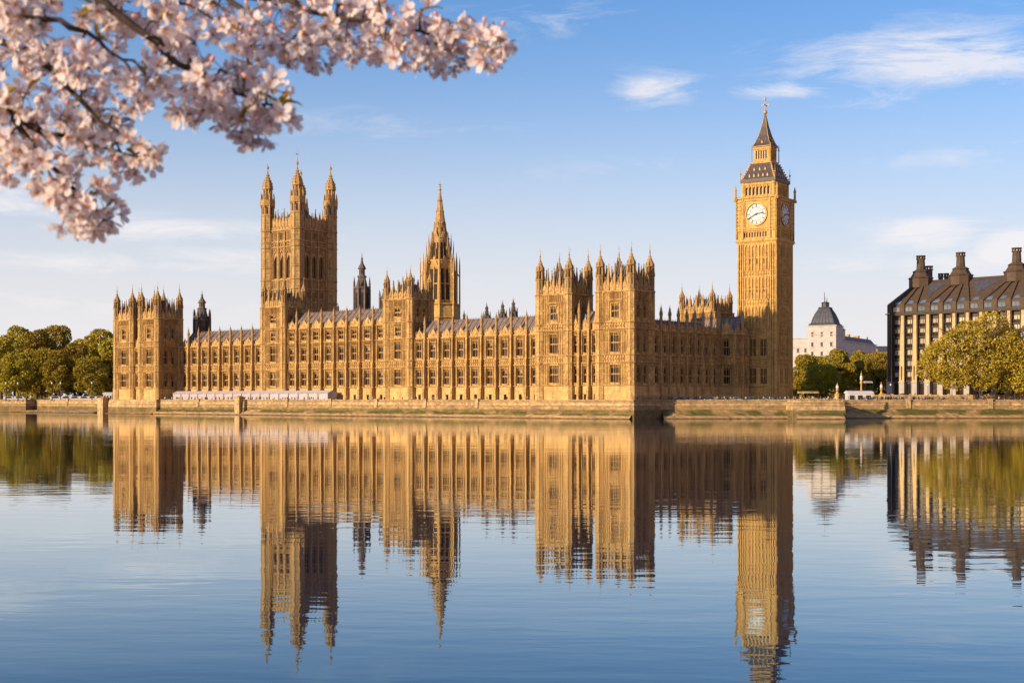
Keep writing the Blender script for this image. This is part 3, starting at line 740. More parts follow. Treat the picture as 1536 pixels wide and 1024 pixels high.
    m = MB('metal_dark'); m.loft(0, 0, [(0, .35), (14, .2), (22, .1)], 8); m.build('flagpole', root, (-W / 2, W / 2, TOP - 1))
    # iron roof frame
    m = MB('iron_roof'); h = W / 2 - 2.2
    m.add([(-W / 2 + sx * h, W / 2 + sy * h, TOP) for sx, sy in ((-1, -1), (1, -1), (1, 1), (-1, 1))] + [(-W / 2 + sx * 1.5, W / 2 + sy * 1.5, TOP + 9) for sx, sy in ((-1, -1), (1, -1), (1, 1), (-1, 1))],
          [(0, 1, 5, 4), (1, 2, 6, 5), (2, 3, 7, 6), (3, 0, 4, 7), (4, 5, 6, 7)])
    m.build('roof', root)
great_tower()

# ------------------------------------------------------------------ octagonal central spire
def central_spire():
    root = empty('octagonal_spire', (-30.4, 600, 0), R(-22)); S = 'gold_stone'
    tag(root, 'octagonal stone lantern tower with a slender crocketed spire rising behind the roofs', 'spire')
    mb = MB(S); mb.loft(0, 0, [(20, 7.6), (44, 7.6), (46, 7.0)], 8); oct_ribs(mb, 0, 0, 7.55, 20, 46, .35)
    for z in (34, 40, 45.6): mb.loft(0, 0, [(z - .4, 7.6), (z, 8.1), (z + .4, 7.6)], 8)
    mb.build('tower_base', root)
    mb = MB(S, 'void'); mb.loft(0, 0, [(46, 6.2), (64, 5.4)], 8); 
    for i in range(8):
        b = i * pi / 4; mb.tf(0, 0, 0, b)
        for s in (-1, 1):
            mb.use('void'); y = s * 1.1
            mb.quad((6.35, y - .62, 47.6), (6.35, y + .62, 47.6), (5.72, y + .55, 60.4), (5.72, y - .55, 60.4)); mb.use(S)
        for y in (-2.0, 0, 2.0): mb.add([(6.1, y - .16, 46.5), (6.75, y - .16, 46.5), (6.1, y - .16, 63), (6.75 - .8, y - .16, 63), (6.1 - .7, y - .16, 63),
                                         (6.1, y + .16, 46.5), (6.75, y + .16, 46.5), (6.1, y + .16, 63), (6.75 - .8, y + .16, 63), (6.1 - .7, y + .16, 63)],
                                        [(0, 1, 3, 4), (5, 9, 8, 6), (1, 6, 8, 3)])
        mb.box(5.6, 6.3, -1.9, 1.9, 54, 54.4); mb.prism_yz([(-2.0, 61), (2.0, 61), (0, 66)], 5.4, 5.9)
        mb.tf(0, 0, 0, b + pi / 8)
        mb.box(6.0, 7.5, -.42, .42, 44, 60); mb.loft(7.0, 0, [(58, .45), (63.5, .4), (68, .04)], 6)
        mb.prism_xz([(6.0, 58), (7.2, 58), (5.2, 64), (4.6, 64)], -.25, .25)
        mb.loft(8.3, 0, [(46, .35), (62, .3), (66.5, .03)], 6); mb.prism_xz([(7.0, 58.5), (8.4, 57.0), (8.4, 57.6), (7.0, 59.6)], -.15, .15)
    mb.tf(); mb.loft(0, 0, [(63.3, 5.4), (63.8, 5.9), (64.4, 5.4)], 8)
    mb.build('lower_lantern', root)
    mb = MB('tower_stone', 'void'); mb.loft(0, 0, [(64, 4.3), (73.5, 3.4)], 8)
    for i in range(8):
        b = i * pi / 4; mb.tf(0, 0, 0, b)
        for s in (-1, 1):
            y = s * .7; mb.use('void'); mb.quad((4.38, y - .4, 65), (4.38, y + .4, 65), (3.75, y + .35, 71.6), (3.75, y - .35, 71.6)); mb.use('tower_stone')
        mb.box(3.6, 4.5, -.1, .1, 64.5, 69); mb.prism_yz([(-1.4, 72), (1.4, 72), (0, 76.4)], 3.2, 3.7)
        mb.tf(0, 0, 0, b + pi / 8); mb.box(3.9, 4.9, -.3, .3, 64, 70); mb.loft(4.7, 0, [(69, .3), (72, .26), (75.6, .03)], 6)
        mb.loft(5.7, 0, [(64, .25), (69, .22), (72.6, .03)], 6)
    mb.tf(); mb.loft(0, 0, [(73, 3.5), (73.5, 3.9), (74, 3.3)], 8); mb.build('upper_lantern', root)
    mb = MB('tower_stone', 'void'); mb.loft(0, 0, [(73.8, 3.2), (79.5, 2.2), (85, 1.45), (93, .4), (94, .3)], 8)
    for z, rr in ((79.5, 2.3), (85, 1.55), (89.5, .95)): mb.loft(0, 0, [(z - .25, rr - .05), (z, rr + .2), (z + .25, rr - .12)], 8)
    for i in range(8):
        a = pi / 8 + i * pi / 4; b = i * pi / 4; mb.tf(0, 0, 0, b)
        mb.use('void'); mb.quad((3.05, -.35, 75), (3.05, .35, 75), (2.4, .3, 78.4), (2.4, -.3, 78.4)); mb.use('tower_stone'); mb.prism_yz([(-.7, 78), (.7, 78), (0, 80.5)], 2.2, 2.6); mb.tf()
        for k in range(16):
            z = 75 + k * 1.15; rr = 3.1 - (z - 74) * .148
            mb.box(cos(a) * rr - .11, cos(a) * rr + .11, sin(a) * rr - .11, sin(a) * rr + .11, z, z + .35)
    mb.loft(0, 0, [(93.6, .3), (94.2, .65), (94.9, .35), (97, .1)], 8)
    mb.box(-.7, .7, -.08, .08, 96.1, 96.4); mb.box(-.08, .08, -.7, .7, 96.1, 96.4); mb.loft(0, 0, [(96.6, .06), (98.4, .03)], 4)
    mb.build('spire_cone', root)
central_spire()

# ------------------------------------------------------------------ ventilation turrets
def vent_turret(x, y, base_z, tip, r, label, sides=8, mat='dark_stone'):
    """built 1:1 with h = height from the base to the tip"""
    h = tip - base_z; root = empty('ventilation_turret', (x, y, base_z), -TH)
    tag(root, label, 'turret', 'dark turrets on the palace roofs')
    mb = MB(mat, 'glass_dark'); mb.loft(0, 0, [(-14, r), (h * .42, r * .96), (h * .43, r * 1.12), (h * .46, r * 1.1)], 8)
    oct_ribs(mb, 0, 0, r, 0, h * .42, .12 * r)
    slits(mb, 0, 0, r * .985, h * .12, h * .36, r * .34, back=mat)
    for i in range(8):
        a = pi / 8 + i * pi / 4; mb.loft(cos(a) * r * 1.1, sin(a) * r * 1.1, [(h * .40, .1 * r), (h * .52, .09 * r), (h * .62, .02)], 4)
    mb.build('turret_body', root)
    mb = MB(mat, 'glass_dark'); mb.loft(0, 0, [(h * .45, r * .78), (h * .60, r * .50), (h * .61, r * .62), (h * .63, r * .60), (h * .64, r * .40), (h * .73, r * .38), (h * .74, r * .55), (h * .77, r * .46), (h * .83, r * .2), (h * .90, .1 * r), (h * .905, .17 * r), (h * .92, .06 * r), (h, .03)], 8)
    slits(mb, 0, 0, r * .39, h * .65, h * .72, r * .16, back=mat)
    mb.build('turret_cap', root)
def vents():
    x, y = W2(-151.6, 35); vent_turret(x, y, 38, 62.4, 2.9, 'big dark octagonal turret standing on the roof between the two great stone towers')
    x, y = W2(-249.7, 35); vent_turret(x, y, 32, 52.6, 3.2, 'dark brown openwork turret on the roof beside the far left pavilion', mat='dark_stone')
    x, y = W2(-143.2, 40); vent_turret(x, y, 38, 54, 2.6, 'dark turret half hidden at the left edge of the right-hand centre tower')
    for (px, b, tip, r, lb) in ((-83.7, 30, 40.2, 1.2, 'small dark roof turret, second from the left of the four above the right wing'),
                                (-76.4, 30, 40.6, 1.3, 'small dark roof turret, third from the left of the four above the right wing'),
                                (-71.5, 30, 41.2, 1.3, 'small dark roof turret, rightmost of the four above the right wing'),
                                (-94.4, 30, 38.0, 1.1, 'small dark roof turret nearest the octagonal spire'),
                                (-159.7, 30, 43.5, 1.0, 'thin dark roof turret just beside the tallest square tower'),
                                (-200.0, 60, 40.0, 1.2, 'small pale turret on the left wing roof')):
        x, y = W2(px, b); vent_turret(x, y, tip - 9, tip, r, lb)
vents()

# ------------------------------------------------------------------ clock tower
def clock_tower():
    root = empty('clock_tower', (83.96, 471.4, 0), -R(34)); S = 'gold_stone'
    tag(root, 'tall slim clock tower with white dials and a dark pointed roof', 'clock tower')
    def four(mb, h):
        for k in range(4):
            r = -pi / 2 * 0 + k * pi / 2; ox, oy = -h, -h
            c, s = cos(r), sin(r); mb.tf(ox * c - oy * s, ox * s + oy * c, 0, r); yield k
        mb.tf()
    h = 6.45; L_ = 2 * h
    mb = MB(S, 'limestone', 'glass_dark')
    lev = (10.2, 16.6, 19.0, 26.6, 29.0, 36.4, 38.6, 46.0, 48.0)
    for k in four(mb, h):
        low = 29.0
        ops = []
        for c in (4.9, 8.7):
            ops += [(c - 1.1, c + 1.1, 11.0, 16.0), (c - 1.1, c + 1.1, 20.2, 25.6)]
        slit = []
        cells = [2.2 + i * (L_ - 4.4) / 7 for i in range(8)]
        for i in range(7):
            c = (cells[i] + cells[i + 1]) / 2
            if i in (1, 3, 5):
                for z in (31.6, 41.0, 50.2): slit.append((c - .26, c + .26, z, z + 1.7))
        mb.use(S); wall_open(mb, 0, L_, G - .2, 57.4, ops + slit)
        mb.use('glass_dark')
        for o in ops + slit: mb.quad((o[0], .74, o[2]), (o[1], .74, o[2]), (o[1], .74, o[3]), (o[0], .74, o[3]))
        mb.use(S)
        for o in ops:
            c = (o[0] + o[1]) / 2; mb.box(c - .14, c + .14, .02, .4, o[2], o[3]); mb.box(o[0], o[1], .06, .36, (o[2] + o[3]) / 2 - .1, (o[2] + o[3]) / 2 + .1)
            for q in (c - .62, c + .62): mb.box(q - .05, q + .05, .1, .36, o[2], o[3])
        for z in lev: string(mb, 0, L_, z, .42, .32)
        for z0, z1 in zip(lev[1:], (*lev[2:], 57.0)):
            if z1 - z0 < 3: quatre(mb, 2.2, L_ - 2.2, z0 + .3, z1 - .3, 9)
            elif z0 > 28:
                for i in range(8): mb.box(cells[i] - .2, cells[i] + .2, -.42, .02, z0 + .2, z1 - .1)
                for i in range(7):
                    a, b = cells[i] + .2, cells[i + 1] - .2; m = (a + b) / 2
                    mb.box(m - .07, m + .07, -.16, .02, z0 + .3, z1 - .7)
                    for zz in (z1 - .15, (z0 + z1) / 2):
                        mb.prism_xz([(a, zz), (a, zz - .8), (m, zz - .1)], -.22, .02); mb.prism_xz([(b, zz), (m, zz - .1), (b, zz - .8)], -.22, .02)
            else:
                for x in (2.2, 3.0, 3.6, 6.2, 6.8, 7.4, 10.0, 10.6, 11.4): mb.box(x - .13, x + .13, -.28, .02, z0 + .2, z1 - .1)
        for x in (.0, L_):        # corner buttress strips
            for q in (-.05, .75, 1.55):
                xx = x + (q if x == 0 else -q); mb.box(xx - .2, xx + .2, -.5, .02, G, 57.3)
        for z in [12 + i * 2.35 for i in range(19)]: mb.box(.1, 1.6, -.2, .02, z, z + .25); mb.box(L_ - 1.6, L_ - .1, -.2, .02, z, z + .25)
        for i in range(7):        # pointed heads under the clock stage
            a, b = cells[i] + .2, cells[i + 1] - .2; m = (a + b) / 2; mb.prism_xz([(a, 57), (a, 55.6), (m, 56.7), (b, 55.6), (b, 57)], -.42, .02)
    mb.box(-h + .05, h - .05, -h + .05, h - .05, 57.0, 57.3)
    mb.build('tower_shaft', root)
    # clock stage
    h2 = 6.95; L2 = 2 * h2
    mb = MB(S, 'glass_dark')
    mb.loft(0, 0, [(56.6, 6.7), (57.2, 7.0), (57.8, 7.45), (58.3, 7.3), (58.5, 7.05)], 4, rot=pi / 4)
    for k in four(mb, h2):
        mb.use(S); ops = [(2.3 + i * .96, 2.3 + i * .96 + .6, 59.0, 60.6) for i in range(9)]
        wall_open(mb, 0, L2, 58.3, 72.2, ops); mb.use('glass_dark'); mb.quad((2, .49, 58.9), (L2 - 2, .49, 58.9), (L2 - 2, .49, 60.7), (2, .49, 60.7)); mb.use(S)
        string(mb, 0, L2, 61.2, .5, .4); string(mb, 0, L2, 71.9, .7, .6)
        for q in (2.15, L2 - 2.15): mb.box(q - .3, q + .3, -.5, .02, 58.4, 72)
        for i in range(8):
            z = 61.8 + i * 1.25; mb.box(.25, 1.7, -.25, .02, z, z + .9); mb.box(L2 - 1.7, L2 - .25, -.25, .02, z, z + .9)
        for x in (0.0, L2): mb.box(x - .3, x + .3, -.3, .3, 58.2, 72.4)
        # square gilded frame round the dial
        c = L2 / 2
        for (a, b, z0, z1) in ((c - 4.5, c + 4.5, 61.7, 62.1), (c - 4.5, c + 4.5, 70.9, 71.3), (c - 4.5, c - 4.1, 62.1, 70.9), (c + 4.1, c + 4.5, 62.1, 70.9)): mb.box(a, b, -.35, .02, z0, z1)
        mb.box(2.5, L2 - 2.5, -.3, .02, 71.3, 71.6)
    mb.build('clock_stage', root)
    # dial, one mesh shared by the four faces: ring, numerals and ticks stand proud
    d = MB('dial_white', 'dial_dark', 'gilt')
    zc = 0; rr = 3.5; n = 48
    d.use('dial_white'); d.add([(0, 0, 0)] + [(cos(2 * pi * i / n) * rr, 0, sin(2 * pi * i / n) * rr) for i in range(n)], [(0, 1 + i, 1 + (i + 1) % n) for i in range(n)])
    def ring(r0, r1, y0, y1, mat):
        d.use(mat)
        for i in range(n):
            a, b = 2 * pi * i / n, 2 * pi * (i + 1) / n
            P = [(cos(t) * r, y, sin(t) * r) for t in (a, b) for r in (r0, r1) for y in (y0, y1)]
            d.add(P, [(0, 2, 6, 4), (2, 3, 7, 6), (1, 0, 4, 5)])
    ring(3.48, 3.85, -.30, 0, 'gilt'); ring(2.2, 2.34, -.03, 0, 'dial_dark'); ring(3.22, 3.34, -.03, 0, 'dial_dark'); ring(.0, .42, -.06, 0, 'dial_dark'); ring(1.18, 1.24, -.03, 0, 'dial_dark')
    def bar(x0, z0, x1, z1, w, y0=-.035, y1=0):
        dx, dz = x1 - x0, z1 - z0; l = math.hypot(dx, dz); nx, nz = -dz / l * w / 2, dx / l * w / 2
        d.prism_xz([(x0 + nx, z0 + nz), (x0 - nx, z0 - nz), (x1 - nx, z1 - nz), (x1 + nx, z1 + nz)], y0, y1)
    d.use('dial_dark')
    NUM = ['XII', 'I', 'II', 'III', 'IV', 'V', 'VI', 'VII', 'VIII', 'IX', 'X', 'XI']
    for k, s in enumerate(NUM):
        a = -2 * pi * k / 12; ca, sa = cos(a), sin(a)
        wds = {'I': .17, 'V': .34, 'X': .34}; tw = sum(wds[c] for c in s); x = -tw / 2
        def loc(u, v): r = 2.76 + v; return (u * ca - r * sa, u * sa + r * ca)
        for c in s:
            w = wds[c]; m = x + w / 2; hh = .40
            seg = {'I': [(m, -hh, m, hh)], 'V': [(m - .12, hh, m, -hh), (m + .12, hh, m, -hh)], 'X': [(m - .12, hh, m + .12, -hh), (m + .12, hh, m - .12, -hh)]}[c]
            for (u0, v0, u1, v1) in seg: bar(*loc(u0, v0), *loc(u1, v1), .12)
            x += w
    for k in range(60):
        a = 2 * pi * k / 60; bar(sin(a) * 3.34, cos(a) * 3.34, sin(a) * 3.48, cos(a) * 3.48, .07)
    for k in range(12):
        a = 2 * pi * (k + .5) / 12; bar(sin(a) * 1.24, cos(a) * 1.24, sin(a) * 2.2, cos(a) * 2.2, .07)
    dial = d.mesh('clock_face')
    d = MB('dial_dark'); bar(0, -.9, 0, 2.0, .30, -.16, -.10); bar(0, 1.9, 0, 2.5, .5, -.16, -.10); hh_ = d.mesh('hour_hand')
    d = MB('dial_dark'); bar(0, -.8, 0, 3.25, .2, -.24, -.18); mh_ = d.mesh('minute_hand')
    for k in range(4):
        a = k * pi / 2; R_ = h2 + .16
        f = link('clock_face', dial, root, (sin(a) * R_, -cos(a) * R_, 66.5), a)
        if k == 1: f['label'] = 'shaded bluish dial on the right face'
        for nm, me, tt in (('hour_hand', hh_, 2.7 / 12), ('minute_hand', mh_, 40.5 / 60)):
            hd = link(nm, me, f); hd.rotation_euler = (0, 2 * pi * tt, 0)
    # corner pinnacles of the clock stage
    for sx in (-1, 1):
        for sy in (-1, 1):
            m = MB(S); m.loft(0, 0, [(-.8, .5), (-.2, .62), (0, .62), (0, .34), (2.6, .3), (2.7, .45), (2.9, .4), (4.6, .03)], 6); m.build('corner_pinnacle', root, (sx * 7.35, sy * 7.35, 71.9))
    mb = MB(S, 'glass_dark'); h3 = 6.35; L3 = 2 * h3      # belfry
    mb.loft(0, 0, [(72.2, 7.9), (72.4, 7.6), (72.5, 6.3)], 4, rot=pi / 4)
    for k in four(mb, h3):
        ops = [(1.35 + i * 1.46, 1.35 + i * 1.46 + .95, 73.0, 75.9) for i in range(7)]
        mb.use(S); wall_open(mb, 0, L3, 72.3, 77.4, ops, dep=.7); mb.use('glass_dark'); mb.quad((1, .69, 72.8), (L3 - 1, .69, 72.8), (L3 - 1, .69, 76), (1, .69, 76)); mb.use(S)
        for o in ops:
            c = (o[0] + o[1]) / 2; mb.prism_xz([(o[0], 75.9), (o[0], 75.2), (c, 75.85)], .0, .3); mb.prism_xz([(o[1], 75.9), (c, 75.85), (o[1], 75.2)], .0, .3)
        for i in range(8): x = 1.1 + i * 1.46; mb.box(x - .14, x + .14, -.28, .02, 72.4, 76.4)
        for q in (.35, L3 - .35): mb.box(q - .35, q + .35, -.35, .02, 72.4, 77.2)
        string(mb, 0, L3, 76.4, .4, .35); string(mb, -.2, L3 + .2, 77.3, .5, .55)
    mb.build('belfry', root).scale = (.89, .89, 1)
    def pyr(mb, z0, r0, z1, r1, n=1): mb.loft(0, 0, [(z0, r0), (z1, r1)], 4, rot=pi / 4)
    mb = MB('iron_roof', S, 'glass_dark')
    mb.loft(0, 0, [(77.2, 7.0), (77.6, 7.0), (78.6, 6.2), (81, 5.0), (83.6, 3.95)], 4, rot=pi / 4)
    for k in range(4):
        mb.tf(0, 0, 0, k * pi / 2)
        for (z, xs, hh, rr) in ((78.9, (-3.6, -1.8, 0, 1.8, 3.6), .7, 6.05), (81.1, (-2.2, 0, 2.2), .65, 4.95)):
            for x in xs:       # dormers
                mb.use(S); mb.prism_xz([(x - .3, z), (x + .3, z), (x + .3, z + hh), (x, z + hh + .5), (x - .3, z + hh)], -rr - .15, -rr + .9)
                mb.use('glass_dark'); mb.quad((x - .2, -rr - .17, z + .1), (x + .2, -rr - .17, z + .1), (x + .2, -rr - .17, z + hh), (x - .2, -rr - .17, z + hh))
        mb.use(S)
        mb.tube([(-7.0, -7.0, 77.6), (-6.2, -6.2, 78.7), (-5, -5, 81.1), (-3.95, -3.95, 83.7)], .2, 5)
        for i in range(7):
            t = i / 6; q = 6.3 - 2.3 * t; z = 78.6 + 4.8 * t; mb.box(-q - .35, -q + .05, -q - .35, -q + .05, z, z + .45)
        mb.use('iron_roof'); mb.box(-6.9, 6.9, -7.05, -6.85, 77.5, 78.3)
    mb.tf(); mb.build('lower_roof', root).scale = (.885, .885, 1)
    mb = MB(S, 'glass_dark'); h4 = 3.75; L4 = 2 * h4      # lantern
    mb.loft(0, 0, [(83.4, 4.3), (83.9, 4.55), (84.4, 4.4), (84.5, 3.7)], 4, rot=pi / 4)
    for k in four(mb, h4):
        ops = [(1.0 + i * 1.16, 1.0 + i * 1.16 + .72, 85.2, 87.9) for i in range(5)]
        mb.use(S); wall_open(mb, 0, L4, 84.3, 89.2, ops, dep=.6); mb.use('glass_dark'); mb.quad((.8, .59, 85), (L4 - .8, .59, 85), (L4 - .8, .59, 88), (.8, .59, 88)); mb.use(S)
        for i in range(6): x = .78 + i * 1.16; mb.box(x - .12, x + .12, -.22, .02, 84.5, 88.4)
        string(mb, -.1, L4 + .1, 88.5, .35, .3); string(mb, -.3, L4 + .3, 89.3, .5, .55)
    mb.build('lantern', root).scale = (.745, .745, 1)
    mb = MB('iron_roof', S)
    mb.loft(0, 0, [(89.2, 4.4), (89.6, 4.35), (90.6, 3.5), (93, 2.3), (96, 1.25), (99, .55), (100.6, .3)], 4, rot=pi / 4)
    mb.use(S)
    for k in range(4):
        mb.tf(0, 0, 0, k * pi / 2)
        mb.tube([(-4.35, -4.35, 89.6), (-3.5, -3.5, 90.7), (-2.3, -2.3, 93.1), (-1.25, -1.25, 96.1), (-.55, -.55, 99)], .13, 5)
        mb.prism_xz([(-.4, 90.4), (.4, 90.4), (0, 91.8)], -3.7, -3.0)
        for z, x0 in ((91.6, 1.5), (93.6, .8)):
            for x in (-x0, x0): mb.prism_xz([(x - .15, z), (x + .15, z), (x, z + .6)], -(3.6 - (z - 90.6) * .46) - .12, -(3.6 - (z - 90.6) * .46) + .3)
    mb.tf(); mb.build('spire_roof', root).scale = (.72, .72, 1)
    mb = MB('gilt'); mb.loft(0, 0, [(100.3, .3), (100.7, .62), (101.3, .62), (101.7, .25), (102.6, .16), (104.6, .12), (105, .3), (105.5, .34), (105.9, .1), (106.6, .04)], 8)
    for k in range(2):
        mb.tf(0, 0, 0, k * pi / 2); mb.box(-1.15, 1.15, -.08, .08, 103.2, 103.4)
        for s in (-1, 1): mb.box(s * 1.15 - .16, s * 1.15 + .16, -.1, .1, 103.0, 103.6)
    mb.tf(); mb.build('finial', root)
    for sx in (-1, 1):
        for sy in (-1, 1):
            m = MB('gilt'); m.loft(0, 0, [(0, .12), (2.4, .1), (2.5, .28), (2.9, .25), (3.1, .08), (5.0, .03)], 6); m.build('roof_finial', root, (sx * 6.1, sy * 6.1, 77.4))
            m = MB('gilt'); m.loft(0, 0, [(0, .16), (3.8, .12), (3.9, .25), (4.2, .22), (6.0, .03)], 6); m.build('lantern_finial', root, (sx * 3.35, sy * 3.35, 84.3))
clock_tower()

# ------------------------------------------------------------------ water, land, banks
def sheet(name, pts, z, mat, kind='structure'):
    mb = MB(mat); mb.add([(x, y, z) for x, y in pts], [tuple(range(len(pts)))]); o = mb.build(name); o['kind'] = kind; return o
sheet('river', [(-5000, -300), (5000, -300), (5000, 3000), (-5000, 3000)], 0.0, 'river_water')
def wl(a, b): return W2(a, b)
LEFTB = [(-900, 800), (-500, 722), (-262, 668), (-224, 655), (-221, 660), (-176, 613), (-172.5, 603), W2(-267.5, 0)]
PLS = [wl(-267.5, 0), wl(-266.5, -1.6), wl(-231.8, -1.6), wl(-231.8, .2)]
TER = [wl(-231.8, .2), wl(-182, .2), wl(-182, -1.0), wl(-178, -1.0), wl(-178, .2), wl(-38.5, .2), wl(-38.5, -1.6), wl(1.2, -1.6), wl(1.2, 13.5)]
QUAY = [wl(1.2, 13.5), (84.2, 434.5)]
BLOCK = [(84.2, 434.5), (84.2, 423), (98.4, 423), (98.4, 446)]
RIGHTB = [(98.4, 446), (176, 447), (420, 452), (900, 480)]
def dens(pts, step):
    out = [pts[0]]
    for a, b in zip(pts, pts[1:]):
        n = max(1, int(math.dist(a, b) / step))
        out += [(a[0] + (b[0] - a[0]) * i / n, a[1] + (b[1] - a[1]) * i / n) for i in range(1, n + 1)]
    return out
def offs(pts):
    out = []
    for i, p in enumerate(pts):
        ns = []
        for a, b in ((i - 1, i), (i, i + 1)):
            if a >= 0 and b < len(pts):
                dx, dy = pts[b][0] - pts[a][0], pts[b][1] - pts[a][1]; l = math.hypot(dx, dy); ns.append((dy / l, -dx / l))
        nx = sum(n[0] for n in ns) / len(ns); ny = sum(n[1] for n in ns) / len(ns); l2 = nx * nx + ny * ny
        out.append((nx / l2, ny / l2))
    return out
def bank_wall(name, pts, label, mat='bank_stone', mat2='bank_stone_pale', top=5.8, group=None):
    mb = MB(mat, mat2); N = offs(pts)
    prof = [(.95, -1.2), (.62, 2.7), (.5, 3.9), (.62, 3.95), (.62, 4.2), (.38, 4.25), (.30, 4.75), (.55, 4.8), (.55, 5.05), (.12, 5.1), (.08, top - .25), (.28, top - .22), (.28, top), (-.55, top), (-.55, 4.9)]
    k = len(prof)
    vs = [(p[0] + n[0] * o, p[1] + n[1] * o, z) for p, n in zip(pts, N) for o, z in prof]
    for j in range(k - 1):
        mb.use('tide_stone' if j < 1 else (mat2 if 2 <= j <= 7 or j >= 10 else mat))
        mb.add([], []); base = len(mb.v)
        for i in range(len(pts) - 1):
            mb.add([vs[i * k + j], vs[(i + 1) * k + j], vs[(i + 1) * k + j + 1], vs[i * k + j + 1]], [(0, 1, 2, 3)])
    # piers along the wall
    mb.use(mat2)
    for a, b in zip(pts, pts[1:]):
        L_ = math.dist(a, b)
        if L_ < 25: continue
        ang = math.atan2(b[1] - a[1], b[0] - a[0]); nn = int(L_ / 22)
        for i in range(1, nn):
            x = a[0] + (b[0] - a[0]) * i / nn; y = a[1] + (b[1] - a[1]) * i / nn
            mb.tf(x, y, 0, ang); mb.prism_yz([(.3, 3), (-.95, 3), (-.75, top + .1), (.3, top + .1)], -.7, .7); mb.box(-.85, .85, -.9, .4, top + .1, top + .3); mb.tf()
    o = mb.build(name); tag(o, label, 'river wall'); return o
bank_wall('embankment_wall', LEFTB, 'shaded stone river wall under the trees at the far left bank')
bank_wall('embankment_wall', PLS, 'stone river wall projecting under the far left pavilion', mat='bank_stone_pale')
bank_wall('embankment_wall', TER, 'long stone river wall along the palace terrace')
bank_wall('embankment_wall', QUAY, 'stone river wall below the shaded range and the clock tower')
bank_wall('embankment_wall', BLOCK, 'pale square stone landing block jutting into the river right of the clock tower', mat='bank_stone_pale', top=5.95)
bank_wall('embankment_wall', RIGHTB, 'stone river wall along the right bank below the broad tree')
# the end pier left of the far pavilion and carved beasts on the wall ends
def stone_pier(x, y, w, z1, label, rz=-TH):
    mb = MB('bank_stone_pale'); mb.box(-w, w, -w, w, 0, z1 - .5); mb.box(-w - .2, w + .2, -w - .2, w + .2, z1 - .5, z1 - .15); mb.loft(0, 0, [(z1 - .15, w), (z1 + .35, w * .3)], 4, rot=pi / 4)
    o = mb.build('stone_pier', None, (x, y, 0), rz); tag(o, label, 'pier'); return o
x, y = W2(-266.6, -2.4); stone_pier(x, y, 2.0, 6.6, 'pale square stone pier at the left end of the far pavilion')
x, y = W2(-180, -1.6); stone_pier(x, y, 1.4, 6.9, 'pale stone pier on the terrace river wall behind the marquees')
def landpts():
    pts = []
    for seg in (LEFTB, PLS, TER, QUAY, BLOCK, RIGHTB):
        for p in seg:
            if not pts or math.dist(p, pts[-1]) > .01: pts.append(p)
    return pts
LP = landpts(); sheet('ground', [(-5000, 900)] + LP + [(5000, 500), (5000, 9000), (-5000, 9000)], G, 'paving')
def foreshore(name, pts, width, z0=1.35, step=1.6, seed=0):
    rnd = random.Random(seed); P = dens(pts, step); N = offs(P); K = 8; mb = MB('mud')
    import mathutils.noise as mn
    vs = []
    for i, (p, n) in enumerate(zip(P, N)):
        l = math.hypot(*n); n = (n[0] / l, n[1] / l)
        for k in range(K + 1):
            t = k / K; d = .3 + width * t
            z = z0 * (1 - t) ** 1.3 - .42 * t + mn.noise(Vector((p[0] * .11, p[1] * .11, k * .4 + seed))) * .55 * (1 - t * .3) + mn.noise(Vector((p[0] * .6, p[1] * .6, k * .9))) * .30
            vs.append((p[0] + n[0] * d, p[1] + n[1] * d, z))
    fs = [(i * (K + 1) + k, i * (K + 1) + k + 1, (i + 1) * (K + 1) + k + 1, (i + 1) * (K + 1) + k) for i in range(len(P) - 1) for k in range(K)]
    mb.add(vs, fs); o = mb.build(name); o['kind'] = 'structure'; return o
foreshore('foreshore', [(-500, 722), (-262, 668), (-224, 657), (-178, 610)], 8, 1.0, seed=1)
foreshore('foreshore', [wl(-267.5, -1.6), wl(-231.8, -1.6)], 5, .7, seed=2)
foreshore('foreshore', [wl(-231.8, .2), wl(-38.5, .2)], 5.0, 2.2, seed=3)
foreshore('foreshore', [wl(-38.5, -1.6), wl(1.2, -1.6)], 4, 1.8, seed=4)
foreshore('foreshore', [wl(1.2, 13.5), (84.2, 434.5)], 6.5, 2.9, seed=5)
foreshore('foreshore', [(84.2, 423), (98.4, 423)], 4.5, 2.2, seed=6)
foreshore('foreshore', [(98.6, 446), (176, 447), (420, 452)], 7, 2.9, seed=7)
# near bank where the photographer and the cherry tree stand (below the picture)
nb = MB('paving', 'bank_stone'); nb.box(-200, 200, -60, 1.0, -2, 4.4); o = nb.build('near_quay'); o['kind'] = 'structure'
hl = MB('slate')
